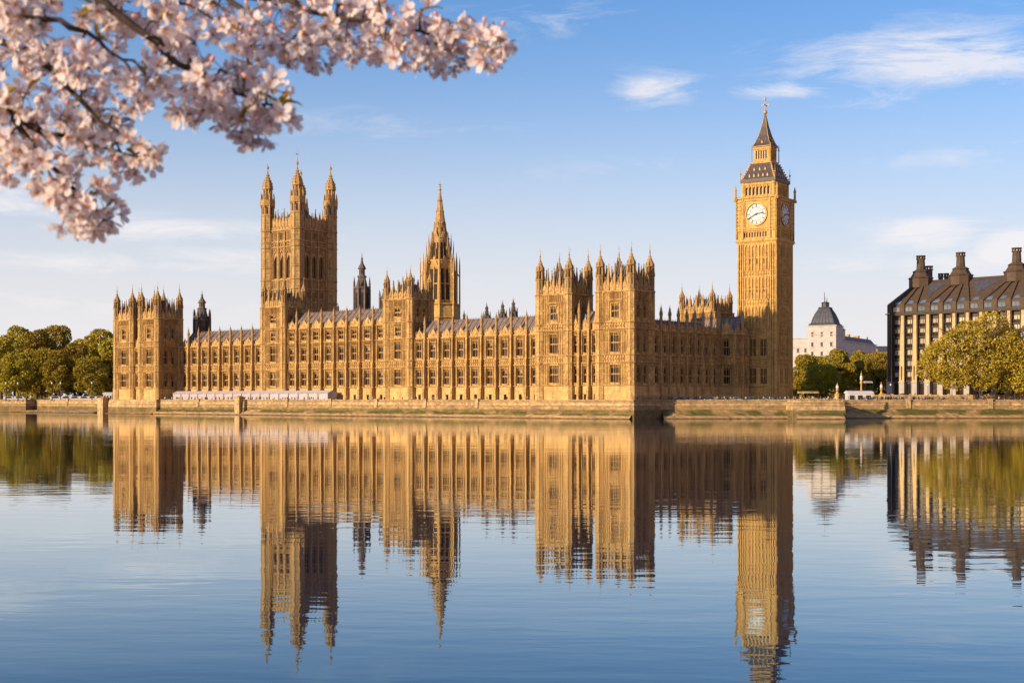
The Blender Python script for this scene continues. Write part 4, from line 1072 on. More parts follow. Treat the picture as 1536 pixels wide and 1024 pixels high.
# ------------------------------------------------------------------ trees
def crown_mesh(name, seed, lobes, n, size, mat, flat=.8):
    rnd = random.Random(seed); mb = MB(mat); V = mb.v; F = mb.f
    tot = sum(l[3] ** 2 for l in lobes)
    for (cx, cy, cz, r) in lobes:
        for _ in range(int(n * r * r / tot)):
            u = rnd.uniform(-1, 1); a = rnd.uniform(0, 2 * pi); q = math.sqrt(1 - u * u)
            rr = r * (rnd.uniform(.55, 1.0) ** .45) * (1 + .10 * sin(a * 5 + seed) * cos(u * 7))
            x, y, z = cx + q * cos(a) * rr, cy + q * sin(a) * rr, cz + u * rr * flat
            if any((x - l[0]) ** 2 + (y - l[1]) ** 2 + ((z - l[2]) / flat) ** 2 < (l[3] * .72) ** 2 for l in lobes if l[3] > 0): continue
            s = size * rnd.uniform(.6, 1.3)
            e1 = Vector((rnd.gauss(0, 1), rnd.gauss(0, 1), rnd.gauss(0, .6))).normalized(); e2 = e1.cross(Vector((rnd.gauss(0, 1), rnd.gauss(0, 1), rnd.gauss(0, 1)))).normalized()
            p = Vector((x, y, z)); k = len(V)
            V.append(tuple(p + e1 * s)); V.append(tuple(p + e2 * s * .6)); V.append(tuple(p - e1 * s)); V.append(tuple(p - e2 * s * .6))
            F.append((k, k + 1, k + 2, k + 3))
    mb.m = [0] * len(F)
    return mb.mesh(name)
def lobes_for(seed, R_, H_, n, base=.35):
    """lobes through a crown of radius R_ between heights base*H_ and H_"""
    rnd = random.Random(seed); out = []
    for i in range(n):
        t = (i + .5) / n; z = H_ * (base + (1 - base) * (t * .88 + .03)); env = math.sin(pi * min(1, .18 + t * .80)) ** .6
        a = i * 2.4 + rnd.uniform(-.4, .4); d = R_ * env * rnd.uniform(.35, .72); r = R_ * rnd.uniform(.30, .44)
        out.append((cos(a) * d, sin(a) * d, min(z, H_ - r * .8), r))
    out.append((0, 0, H_ * .72, R_ * .5))
    return out
def trunk_mesh(seed, h, r, spread, limbs=6, top=.75):
    rnd = random.Random(seed); mb = MB('bark')
    mb.tube([(0, 0, -.3), (0, 0, .4), (.1 * r, 0, h * .3), (-.1 * r, .1 * r, h * .5), (0, 0, h * top)], [r * 1.5, r * 1.05, r * .85, r * .7, r * .2], 9)
    for i in range(limbs):
        a = i * 2 * pi / limbs + rnd.uniform(-.3, .3); z = h * rnd.uniform(.24, .42); e = spread * rnd.uniform(.6, .95); zt = h * rnd.uniform(.6, .85)
        mid = (cos(a) * e * .4, sin(a) * e * .4, z + (zt - z) * .5); end = (cos(a) * e, sin(a) * e, zt)
        mb.tube([(0, 0, z), mid, end], [r * .5, r * .34, r * .08], 6)
        for s in (-1, 1):
            b = a + s * .6; mb.tube([mid, (mid[0] + cos(b) * e * .3, mid[1] + sin(b) * e * .3, mid[2] + h * .14), (mid[0] + cos(b) * e * .55, mid[1] + sin(b) * e * .55, mid[2] + h * .28)], [r * .24, r * .15, r * .04], 5)
    return mb.mesh('trunk')
TREES = []
for k, (R_, H_) in enumerate(((9, 20), (8, 22), (10, 19), (7, 20))):
    TREES.append((crown_mesh('crown', 30 + k, lobes_for(60 + k, R_, H_, 15 + k, .22), 16000, .40, 'leaf'), trunk_mesh(k, H_, .55, R_ * .7)))
_tc = {}
def tree(x, y, v, s, label, group, sz=1.0, z=G, rz=None):
    k = v % 4; cm, tm = TREES[k]
    root = empty('broadleaf_tree', (x, y, z), rz if rz is not None else (x * 1.7) % 6.28); root.scale = (s, s, s * sz)
    link('trunk', tm, root); link('crown', cm, root)
    tag(root, label, 'tree', group); return root
GL = 'trees on the left bank beyond the palace'
# px, depth, variant, scale, height factor, label
LT = [(22, 690, 0, .98, 1.0, 'rounded green tree at the very left edge of the left bank'),
      (55, 735, 1, 1.35, 1.05, 'tall tree in the back row behind the leftmost rounded tree'),
      (-20, 735, 2, 1.35, 1.1, 'tree in the back row cut by the left edge of the picture'),
      (88, 690, 3, 1.05, 1.0, 'small round tree with a thin trunk in the front row of the left bank'),
      (62, 712, 2, 1.15, 1.0, 'broad tree in the front row with a lit left shoulder'),
      (84, 760, 0, 1.45, 1.18, 'highest feathery crown in the back row of the left bank'),
      (120, 745, 3, 1.3, 1.05, 'dark crown between the two highest crowns of the left bank'),
      (148, 742, 1, 1.42, 1.02, 'tall golden crown in the back row next to the far pavilion'),
      (138, 690, 2, 1.0, .95, 'low wide tree in the front row left of the far pavilion'),
      (172, 700, 0, 1.05, 1.0, 'tree partly hidden behind the far pavilion'),
      (112, 712, 1, 1.12, 1.0, 'mid height tree above the small round front tree'),
      (2, 712, 3, 1.2, 1.1, 'tree above the leftmost rounded tree'),
      (30, 780, 1, 1.5, 1.05, 'distant crown showing above the left end of the wood'),
      (175, 740, 2, 1.3, 1.1, 'tall crown rising directly behind the far pavilion corner')]
for px, d, v, s, sz, lb in LT: tree((px - 768) / 2133 * d, d, v, s * 1.12, lb, GL, sz * 1.05)
# a dense dark wood behind closes the gaps between the trunks
def wood():
    rnd = random.Random(5); lobes = [(rnd.uniform(-330, -150), rnd.uniform(775, 800), rnd.uniform(8, 22), rnd.uniform(6, 9)) for _ in range(46)]
    lobes += [(x, 770, 4, 7) for x in range(-330, -150, 9)]
    lobes = [(x - 0, y, z, r) for x, y, z, r in lobes]
    me = crown_mesh('distant_wood', 9, lobes, 26000, .9, 'leaf', .9); o = link('distant_wood', me, None); o['kind'] = 'stuff'; o['label'] = 'dark mass of leaves behind the trees of the left bank'
wood()
GR = 'trees between the clock tower and the bronze roofed building'
RT = [(1208, 545, 0, .72, 1.05, 'dark green tree touching the right side of the clock tower'),
      (1232, 530, 2, .72, .85, 'lit round tree with a drooping tip in front of the white building'),
      (1258, 560, 1, .80, .98, 'widest tree in front of the white building'),
      (1290, 575, 3, .85, 1.0, 'tree between the white building and the bronze roofed building'),
      (1318, 560, 0, .78, 1.05, 'golden tree touching the left edge of the bronze roofed building'),
      (1225, 585, 3, .78, 1.0, 'dark tree in the second row right behind the lit round tree')]
for px, d, v, s, sz, lb in RT: tree((px - 768) / 2133 * d, d, v, s * 1.14, lb, GR, sz * 1.04)
def wood2():
    lobes = [(x, 610 + (x * 7 % 5), z, 6) for x in range(112, 160, 6) for z in (5, 11)]
    me = crown_mesh('distant_wood', 19, lobes, 9000, .8, 'leaf', .9); o = link('distant_wood', me, None); o['kind'] = 'stuff'; o['label'] = 'dark mass of leaves behind the trees right of the clock tower'
wood2()
def plane_tree(px, d, seed, R_, H_, label, n=15000):
    x = (px - 768) / 2133 * d; root = empty('plane_tree', (x, d, G)); tag(root, label, 'tree', 'broad plane trees on the right bank')
    rnd = random.Random(seed); lobes = []
    for i in range(42):
        a = i * 2.4; t = (i + .5) / 42; rr = R_ * math.sqrt(t) * .80; zz = H_ * (.13 + .71 * (1 - (rr / R_) ** 2) * rnd.uniform(.25, 1))
        lobes.append((cos(a) * rr, sin(a) * rr * .38, zz, R_ * rnd.uniform(.22, .31)))
    link('crown', crown_mesh('crown', seed, lobes, int(n * 1.5), .35, 'leaf_gold', .9), root)
    link('trunk', trunk_mesh(seed, H_, .85, R_ * .8, 9, .8), root)
plane_tree(1464, 453, 3, 19.5, 31, 'broad golden green tree whose trunk stands just behind the right bank wall', 52000)
plane_tree(1558, 451, 8, 16, 28, 'golden green tree cut off by the right edge of the picture', 20000)

# ------------------------------------------------------------------ bronze roofed office building
def office():
    A_ = R(46.8); root = empty('office_building', (((1336 - 768) / 2133) * 500, 500, G), -A_); root.scale = (.977,) * 3
    tag(root, 'large office building with pale stone piers and a dark ribbed bronze roof with tall chimneys', 'office building')
    NB, BAY = 14, 5.05; L_ = NB * BAY; EH = 30.6; D_ = 45
    mb = MB('bronze'); mb.box(.6, L_, .9, D_, 0, EH); mb.build('wall', root)
    zs = [7.4, 11.3, 15.2, 19.1, 23.0, 26.4]
    wm_ = {}
    def win(w, h, mat):
        if (w, h, mat) in wm_: return wm_[(w, h, mat)]
        m = MB(mat, 'bronze'); m.use('blind_glass' if mat == 'blind_glass' else mat); m.quad((-w / 2, .1, h * .42), (w / 2, .1, h * .42), (w / 2, .1, h), (-w / 2, .1, h))
        m.use('glass_dark'); m.quad((-w / 2, .1, 0), (w / 2, .1, 0), (w / 2, .1, h * .42), (-w / 2, .1, h * .42))
        m.use('bronze'); m.box(-w / 2 - .2, w / 2 + .2, -.25, .12, h * .40, h * .46); m.box(-w / 2 - .3, w / 2 + .3, -.5, .12, -.45, 0)
        for s in (-1, 1): m.box(s * (w / 2 + .12) - .14, s * (w / 2 + .12) + .14, -.3, .12, 0, h)
        m.box(-.06, .06, -.08, .11, 0, h)
        k = wm_[(w, h, mat)] = m.mesh('window'); return k
    faces = [(0, 0, 0, NB, BAY), (0, 14, -pi / 2, 2, 7.0)]
    for ox, oy, rot, nb, bay in faces:
        for i in range(nb):
            c = (i + .5) * bay
            for z in zs:
                x, y, _ = place((ox, oy, rot), c, .75, z); link('window', win(2.5, 3.0 if z < 26 else 2.6, 'blind_glass'), root, (x, y, z), rot)
            x, y, _ = place((ox, oy, rot), c, .75, 0)
            if rot == 0:
                g = MB('glass_dark', 'bronze'); g.quad((-1.7, .12, .2), (1.7, .12, .2), (1.7, .12, 6.2), (-1.7, .12, 6.2)); g.use('bronze'); g.box(-1.8, 1.8, -.2, .14, 6.2, 6.6); g.box(-.08, .08, 0, .11, .2, 6.2)
                g.build('arcade_window', root, (x, y, 0), rot)
        for i in range(nb + 1):
            m = MB('sandstone_pier', 'grey_pier', 'bronze')
            m.use('grey_pier'); m.box(-1.05, 1.05, -1.1, .8, 0, 7.0); m.box(-1.2, 1.2, -1.25, .8, 6.6, 7.0)
            m.use('sandstone_pier'); m.add([(-1.0, -1.0, 7), (1.0, -1.0, 7), (1.0, .8, 7), (-1.0, .8, 7), (-.55, -.55, EH), (.55, -.55, EH), (.55, .8, EH), (-.55, .8, EH)], [(0, 1, 5, 4), (1, 2, 6, 5), (3, 0, 4, 7), (4, 5, 6, 7)])
            m.use('bronze'); m.box(-.14, .14, -1.25, -.5, 7.6, 12.5)
            for s in (-1, 1): m.box(s * .95 - .12, s * .95 + .12, -.6, .7, 7, EH)
            x, y, _ = place((ox, oy, rot), i * bay, 0, 0); m.build('stone_pier', root, (x, y, 0), rot)
    # roof: eaves band with small lights, slopes with tapering ducts that gather at the chimneys
    m = MB('bronze_roof', 'bronze'); o0 = -.9
    m.use('bronze'); m.box(o0, L_ + .9, o0, D_, EH, EH + .5); m.box(o0 - .5, L_ + .9, o0 - .5, 0, EH + .45, EH + .8)
    m.use('bronze_roof'); m.box(-.3, L_, -.3, D_, EH + .8, EH + 3.6)
    RH = 49.0 - G; ry = 13.5
    P = lambda x, y, z: (x, y, z)
    m.quad(P(-.4, -.4, EH + 3.6), P(L_, -.4, EH + 3.6), P(L_, ry, RH), P(2.5, ry, RH))
    m.quad(P(-.4, D_, EH + 3.6), P(-.4, -.4, EH + 3.6), P(2.5, ry, RH), P(2.5, D_ - ry, RH)); m.quad(P(2.5, ry, RH), P(L_, ry, RH), P(L_, D_ - ry, RH), P(2.5, D_ - ry, RH))
    m.build('roof', root)
    def slope_pt(x, t, off=0): return (x, -.4 + (ry + .4) * t - off * .6, EH + 3.6 + (RH - EH - 3.6) * t + off)
    ch = [(5.0, 1.0), (20.8, 1.0), (41.9, 1.0), (60.0, 1.0)]
    def duct(xa, xb, wa, wb, t1=.98):
        m = MB('bronze_roof'); a0, a1 = slope_pt(xa - wa, 0, .45), slope_pt(xa + wa, 0, .45); b0, b1 = slope_pt(xb - wb, t1, .45), slope_pt(xb + wb, t1, .45)
        c0, c1, d0, d1 = slope_pt(xa - wa, 0), slope_pt(xa + wa, 0), slope_pt(xb - wb, t1), slope_pt(xb + wb, t1)
        m.add([a0, a1, b1, b0, c0, c1, d1, d0], [(0, 1, 2, 3), (4, 0, 3, 7), (1, 5, 6, 2), (0, 4, 5, 1)])
        e0, e1 = (xa - wa, -.75, EH + .9), (xa + wa, -.75, EH + .9)
        m.add([e0, e1, (xa + wa, -.75, EH + 3.7), (xa - wa, -.75, EH + 3.7), (e0[0], -.3, e0[2]), (e1[0], -.3, e1[2]), a1, a0], [(0, 1, 2, 3), (4, 0, 3, 7), (5, 1, 2, 6), (3, 2, 6, 7)])
        m.build('roof_duct', root)
    owner = lambda x: min(ch, key=lambda c: abs(c[0] - x))[0]
    for i in range(NB + 1):
        x = i * BAY; cx = owner(x); duct(x, cx + (x - cx) * .20, .95, .34)
    for i in range(NB):
        c = (i + .5) * BAY
        g = MB('sky_glass', 'bronze'); g.quad((-1.25, -.02, 0), (1.25, -.02, 0), (1.25, -.02, 1.5), (-1.25, -.02, 1.5)); g.use('bronze'); g.box(-1.4, 1.4, -.25, 0.0, -.2, 0); g.box(-.06, .06, -.1, -.03, 0, 1.5)
        g.build('attic_window', root, (c, -.33, EH + 1.4))
        g = MB('sky_glass'); t0, t1 = .04, .17
        a, b = slope_pt(c - 1.2, t0, .06), slope_pt(c + 1.2, t0, .06); cc, dd = slope_pt(c + .9, t1, .06), slope_pt(c - .9, t1, .06); g.add([a, b, cc, dd], [(0, 1, 2, 3)]); g.build('skylight', root)
    for (xa, xb) in ((10.5, 14.5), (27.0, 35.5)):
        g = MB('slate'); g.add([slope_pt(xa - 1.5, .84, .1), slope_pt((xa + xb) / 2 - .2, .35, .1), slope_pt((xa + xb) / 2 + .2, .35, .1), slope_pt(xb + 1.5, .84, .1)], [(0, 1, 2, 3)]); g.build('roof_glazing', root)
    for n, (cx, s) in enumerate(ch):
        m = MB('bronze_roof', 'metal_dark'); k = 1.0
        m.loft(0, 0, [(-1.5, 3.9), (1.6, 3.9), (1.9, 4.2), (2.2, 4.0), (2.4, 3.4), (4.0, 2.5), (4.3, 2.8), (4.6, 2.5), (5.2, 1.45), (8.7, 1.3), (8.8, 1.6), (9.1, 1.6)], 8)
        for i in range(8): a = i * pi / 4; m.box(cos(a) * 1.4 - .16, cos(a) * 1.4 + .16, sin(a) * 1.4 - .16, sin(a) * 1.4 + .16, 9.0, 9.9)
        m.loft(0, 0, [(9.8, 1.65), (10.2, 1.7)], 12)
        m.build('chimney', root, (cx, ry - 1.5, RH - 1.2))
    for (cx, cy, h, r) in ((-3.0, 31, 7.5, 1.3), (2.0, 31, 4.4, .8), (3.8, 32, 4.4, .8)):
        m = MB('bronze_roof'); m.loft(0, 0, [(-1, r), (h - 1.6, r), (h - 1.5, r * 1.25), (h - 1.3, r * 1.25)], 8)
        for i in range(8): a = i * pi / 4; m.box(cos(a) * r - .13, cos(a) * r + .13, sin(a) * r - .13, sin(a) * r + .13, h - 1.4, h - .4)
        m.loft(0, 0, [(h - .4, r * 1.2), (h, r * 1.25)], 10); m.build('chimney', root, (cx, cy, RH - .5))
office()

# ------------------------------------------------------------------ distant white building with a dark domed corner
def white_hotel():
    d = 760; s = d / 2133
    root = empty('white_building', ((1254 - 768) * s, d, G), R(62)); tag(root, 'white stone corner building with a dark bell shaped roof behind the trees', 'building')
    # local x runs along the receding long side, local -y faces left towards the river
    Z = lambda y: CAM_Z + (598 - y) * s - G
    def block(name, x0, x1, y0, y1, z1, mat='render_white', n=6, rows=(20, 26, 32), corn=True):
        m = MB(mat); m.box(x0, x1, y0, y1, 0, z1)
        if corn:
            m.box(x0 - .5, x1 + .5, y0 - .5, y1 + .5, z1 - .6, z1 - .1); m.box(x0 - .25, x1 + .25, y0 - .25, y1 + .25, z1 - 5.2, z1 - 4.8)
        b = m.build(name, root)
        for (ox, oy, rot, L_) in ((x0, y0, 0, x1 - x0), (x0, y1, -pi / 2, y1 - y0)):
            k = max(2, int(L_ / 4))
            for i in range(k):
                for z in rows:
                    if z + 2.5 > z1: continue
                    c = L_ * (i + .5) / k; x, y, _ = place((ox, oy, rot), c, 0, 0)
                    w = MB('glass_dark', 'render_white'); w.quad((-.6, -.05, 0), (.6, -.05, 0), (.6, -.05, 2.2), (-.6, -.05, 2.2)); w.use('render_white'); w.box(-.85, .85, -.3, -.06, -.25, 0); w.box(-.85, .85, -.3, -.06, 2.2, 2.45)
                    if (name, 'w') not in _wc: _wc[(name, 'w')] = w.mesh('window')
                    link('window', _wc[(name, 'w')], b, (x, y, z), rot)
        return b
    block('corner_block', 0, 14, 0, 15.5, Z(487), rows=(18, 24, 29, 34.5))
    block('side_wing', 14, 92, 1, 14, Z(508), rows=(16, 20.5, 25.5))
    block('front_wing', 3, 14, 15.5, 32, Z(505), rows=(16, 20.5, 26))
    m = MB('lead_roof'); m.prism_yz([(1.5, Z(508)), (12.5, Z(508)), (10, Z(500)), (4, Z(500))], 14, 91); m.build('mansard_roof', root)
    m = MB('slate', 'metal_dark'); zt = Z(487)
    m.tf(7, 7.7, 0, 0)
    m.loft(0, 0, [(zt, 7.2), (zt + .5, 7.3), (zt + 1.2, 6.3), (zt + 3.5, 5.7), (zt + 6.5, 4.5), (zt + 9.2, 2.9), (zt + 9.6, 3.2), (zt + 10, 2.6)], 4, rot=pi / 4)
    for i in range(-3, 4):
        for k in range(4):
            m.tf(7, 7.7, 0, k * pi / 2); m.tube([(i * 1.9, -6.3, zt + 1.2), (i * 1.7, -5.7, zt + 3.5), (i * 1.3, -4.5, zt + 6.5), (i * .85, -2.9, zt + 9.2)], .16, 4)
    m.tf(7, 7.7, 0, 0); m.use('metal_dark'); m.loft(0, 0, [(zt + 9.8, 1.9), (zt + 12.2, 1.9), (zt + 12.4, 2.2), (zt + 12.8, 1.2)], 8)
    for x, y, h in ((-1, 0, 3), (.3, .6, 5.5), (1.3, -.5, 2.4), (2.2, 0, 1.2)): m.box(x - .12, x + .12, y - .12, y + .12, zt + 12.3, zt + 12.6 + h)
    m.box(1.8, 3.0, -.5, .5, zt + 10.5, zt + 11.8); m.build('dome_roof', root)
    m = MB('render_white'); m.loft(15.5, 2.5, [(Z(508), 3.2), (Z(494), 3.2), (Z(493), 3.5), (Z(490), 2.4)], 10); m.build('round_turret', root)
    for x in (28, 45, 66): m = MB('limestone_plain'); m.box(x, x + 3.2, 5, 8, Z(502), Z(497)); m.box(x - .2, x + 3.4, 4.8, 8.2, Z(497), Z(496)); m.build('chimney_stack', root)
white_hotel()
def far_block(px0, px1, ytop, d, label, roof='slate', dome=False):
    s = d / 2133; x0, x1 = (px0 - 768) * s, (px1 - 768) * s; h = CAM_Z + (598 - ytop) * s - G
    root = empty('distant_building', ((x0 + x1) / 2, d, G)); tag(root, label, 'building'); w = (x1 - x0) / 2
    m = MB('limestone_plain'); m.box(-w, w, 0, 20, 0, h); m.box(-w - .4, w + .4, -.4, 20.4, h - 1, h - .5); m.build('wall', root)
    m = MB(roof)
    if dome: m.loft(0, 10, [(h, w), (h + 2, w * .95), (h + 4.5, w * .6), (h + 5.5, w * .2), (h + 8, .1)], 12)
    else: m.prism_yz([(0, h), (20, h), (15, h + 4), (5, h + 4)], -w, w)
    m.build('roof', root)
    wi = MB('glass_dark', 'limestone_plain'); wi.quad((-.55, -.06, 0), (.55, -.06, 0), (.55, -.06, 2), (-.55, -.06, 2)); wi.use('limestone_plain'); wi.box(-.8, .8, -.25, -.07, -.2, 0); wi = wi.mesh('window')
    k = int(2 * w / 3.6)
    for i in range(k):
        for z in (h - 4.5, h - 8.5, h - 12.5): link('window', wi, root, (-w + (i + .5) * 2 * w / k, 0, z))
far_block(1298, 1316, 523, 860, 'small distant stone building with a rounded dark dome right of the white building', dome=True)
far_block(1316, 1334, 528, 900, 'low distant pale building against the edge of the bronze roofed building')

# ------------------------------------------------------------------ people, tents, vehicles and lamps on the quays
def person_mesh(pose, cloth, legs, seed=0):
    """one continuous skinned body; face details are modelled small; materials by height"""
    A_ = {0: ((.17, .02, 1.12), (.19, -.02, .86)), 1: ((.20, -.10, 1.15), (.14, -.32, 1.12)), 2: ((.22, 0, 1.14), (.30, -.06, .90))}[pose]
    st = .10 if pose != 2 else .16
    V = [(0, 0, .95), (0, .01, 1.18), (0, 0, 1.40), (0, -.01, 1.50), (0, -.02, 1.60), (0, -.015, 1.70)]
    E = [(0, 1), (1, 2), (2, 3), (3, 4), (4, 5)]; Rr = [.15, .14, .15, .055, .085, .07]
    for s in (-1, 1):
        n = len(V); e, h = A_
        V += [(s * .17, 0, 1.40), (s * (e[0] + .05), e[1], e[2]), (s * (h[0] + .02), h[1], h[2]), (s * .10, 0, .90), (s * st, -.02, .50), (s * st, .02 * s, .08), (s * st, -.16, .04)]
        E += [(2, n), (n, n + 1), (n + 1, n + 2), (0, n + 3), (n + 3, n + 4), (n + 4, n + 5), (n + 5, n + 6)]; Rr += [.065, .048, .038, .095, .062, .048, .04]
    me = bpy.data.meshes.new('tmp'); me.from_pydata(V, E, []); o = bpy.data.objects.new('tmp', me); COL.objects.link(o)
    md = o.modifiers.new('s', 'SKIN'); md.use_smooth_shade = True
    for i, r in enumerate(Rr): me.skin_vertices[0].data[i].radius = (r, r * .8); me.skin_vertices[0].data[i].use_root = (i == 0)
    o.modifiers.new('d', 'SUBSURF').levels = 1; o.modifiers['d'].render_levels = 1
    dg = bpy.context.evaluated_depsgraph_get(); dg.update(); ev = bpy.data.meshes.new_from_object(o.evaluated_get(dg)); ev.name = 'person'
    bpy.data.objects.remove(o); bpy.data.meshes.remove(me)
    ev.materials.clear()
    for m in (cloth, legs, 'skin', 'hair', 'rubber'): ev.materials.append(MAT[m])
    for p in ev.polygons:
        z = p.center.z; x = abs(p.center.x)
        if z > 1.47: p.material_index = 3 if (z > 1.655 or (p.center.y > .0 and z > 1.53)) else 2
        elif z < .09: p.material_index = 4
        elif z < .92 and x < .22: p.material_index = 1
        elif z < .93 or (pose == 1 and p.center.y < -.28): p.material_index = 2
        else: p.material_index = 0
    return ev
PEOPLE = [person_mesh(p, c, l) for p, c, l in ((0, 'cloth_a', 'cloth_a'), (1, 'cloth_b', 'cloth_a'), (2, 'cloth_a', 'cloth_b'), (0, 'cloth_b', 'cloth_a'), (2, 'cloth_a', 'cloth_a'))]
prnd = random.Random(11)
def person(x, y, label, group, z=G, v=None, s=None):
    o = link('person', PEOPLE[prnd.randrange(5) if v is None else v], None, (x, y, z), prnd.uniform(0, 6.28)); k = s or prnd.uniform(.96, 1.06); o.scale = (k, k, k)
    return tag(o, label, 'person', group)
for i in range(64):
    a = -231 + i * 1.42 + prnd.uniform(-.4, .4); x, y = W2(a, prnd.uniform(.9, 2.8)); person(x, y, 'person standing at the terrace parapet in front of the white marquees', 'people on the terrace by the marquees')
for i in range(30):
    a = -136 + i * 3.25 + prnd.uniform(-.9, .9); x, y = W2(a, prnd.uniform(1.2, 6)); person(x, y, 'person on the open terrace below the right wing', 'people on the open terrace')
for i in range(60):
    px = 988 + i * 3.3 + prnd.uniform(-3, 3); d = prnd.uniform(436.2, 440); person((px - 768) / 2133 * d, d, 'person in the shade at the quay wall under the north range', 'people on the shaded quay')
for i in range(16):
    px = 1200 + i * 4 + prnd.uniform(-2, 2); d = prnd.uniform(426, 434); person((px - 768) / 2133 * d, d, 'person standing on the pale landing block', 'people on the landing block')
for i in range(100):
    px = 1290 + i * 1.25 + prnd.uniform(-2, 2); d = prnd.uniform(448, 452.5); person((px - 768) / 2133 * d, d, 'person in the crowd on the quay right of the white kiosk', 'crowd on the right quay')
for i in range(16):
    px = 1412 + i * 8 + prnd.uniform(-2, 2); d = prnd.uniform(448.5, 450.5); person((px - 768) / 2133 * d, d, 'person walking on the quay beneath the broad trees', 'people beneath the plane trees')

def marquee_proto(windows):
    root = empty('marquee', (0, 0, 0), -TH); L_ = 5.3; H_ = 3.0; D_ = 4.5
    m = MB('canvas_white'); m.box(0, L_, 0, .08, 0, H_); m.box(0, L_, D_ - .08, D_, 0, H_); m.box(0, .08, .08, D_ - .08, 0, H_); m.box(L_ - .08, L_, .08, D_ - .08, 0, H_)
    m.build('tent_wall', root)
    m = MB('canvas_white'); m.prism_yz([(-.15, H_), (D_ + .15, H_), (D_ / 2 + .3, H_ + .95), (D_ / 2 - .3, H_ + .95)], -.05, L_ + .05)
    for i in range(12):
        x = L_ * i / 12; m.prism_xz([(x + .03, H_), (x + L_ / 24, H_ - .28), (x + L_ / 12 - .03, H_)], -.18, -.12)
    m.build('tent_roof', root)
    if windows:
        for i in range(4):
            x = .35 + i * 1.2; w = MB('canvas_window', 'metal_dark'); w.prism_xz([(x, .9), (x + .9, .9), (x + .9, 2.1), (x + .45, 2.6), (x, 2.1)], -.03, -.005); w.use('canvas_white')
            w.box(x + .42, x + .48, -.05, -.03, .9, 2.5); w.build('tent_window', root)
    m = MB('metal_dark')
    for x in (.06, L_ - .06): m.box(x - .05, x + .05, -.1, 0.0, 0, H_)
    m.build('tent_pole', root); return root
mq = marquee_proto(True); mq2 = marquee_proto(False)
for i in range(17):
    p = mq if i < 11 else mq2; t = p if i in (0, 11) else copy_tree(p); x, y = W2(-230.2 + i * 5.4, 5.2); t.location = (x, y, G)
    if i < 11: lb = 'white marquee with arched clear windows on the palace terrace'
    else: lb = 'plain white marquee without windows on the palace terrace'
    if i == 0: lb = 'white marquee with arched windows at the left end of the terrace row beside the pavilion'
    if i == 16: lb = 'last plain white marquee at the right end of the terrace row'
    tag(t, lb, 'marquee', 'marquees with windows' if 0 < i < 11 else ('plain marquees' if 10 < i < 16 else None))
    if i == 0 or i == 16:
        if 'group' in t: del t['group']

def car_proto(paint='car_paint', van=False):
    root = empty('parked_car'); L_, W__ = (4.4, 1.75) if not van else (5.2, 1.95); h1, h2 = (.85, 1.42) if not van else (1.1, 2.1)
    m = MB(paint); hl = L_ / 2
    if not van: pts = [(-hl, .3), (hl, .3), (hl, .72), (hl - .9, h1), (hl - 1.5, h2 - .05), (hl - 2.0, h2), (-hl + 1.1, h2), (-hl + .35, h1 + .05), (-hl, .8)]
    else: pts = [(-hl, .35), (hl, .35), (hl, .95), (hl - .5, h1), (hl - 1.1, h2), (-hl + .05, h2), (-hl, h2 - .1)]
    m.prism_xz(pts, -W__ / 2, W__ / 2); m.build('body', root)
    g = MB('glass_dark'); z0, z1 = h1 + .02, h2 - .12
    for s in (-1, 1):
        y = s * (W__ / 2 + .01); g.add([(-hl + .7, y, z0), (hl - 1.15, y, z0), (hl - 1.65, y, z1), (-hl + 1.2, y, z1)], [(0, 1, 2, 3)])
    g.build('side_glass', root)
    for sx in (-1, 1):
        for sy in (-1, 1):
            w = MB('rubber', 'car_paint'); P = [(cos(k * pi / 6) * .32, sin(k * pi / 6) * .32) for k in range(12)]; w.prism_xz(P, -.1, .1); w.use('car_paint'); w.prism_xz([(a * .55, b * .55) for a, b in P], -.12, .12); w.build('wheel', root, (sx * (hl - .85), sy * (W__ / 2 - .08), .32))
    for sy in (-1, 1): w = MB('white_paint'); w.box(hl - .02, hl + .03, sy * .6 - .15, sy * .6 + .15, .6, .74); w.build('headlight', root)
    return root
car = car_proto(); van = car_proto('white_paint', True); van.name = 'delivery_van'
def put(proto, first, px, d, rz, label, group, cat):
    t = proto if first else copy_tree(proto); t.location = ((px - 768) / 2133 * d, d, G); t.rotation_euler = (0, 0, rz)
    return tag(t, label, cat, group)
for i, px in enumerate((1000, 1016, 1030, 1046, 1066, 1104, 1128, 1152, 1172)):
    put(car, i == 0, px, 443.5 + (i % 3) * .8, (.02, pi, -.03)[i % 3], 'car parked in the shade beside the north range', 'cars parked on the shaded quay', 'car')
for i, px in enumerate((14, 30, 84, 100, 113, 127, 140, 151)):
    put(van, i == 0, px, 664 - i * 2.0 + 8, .2, 'white van parked under the trees of the left bank', 'vans on the left bank', 'van')

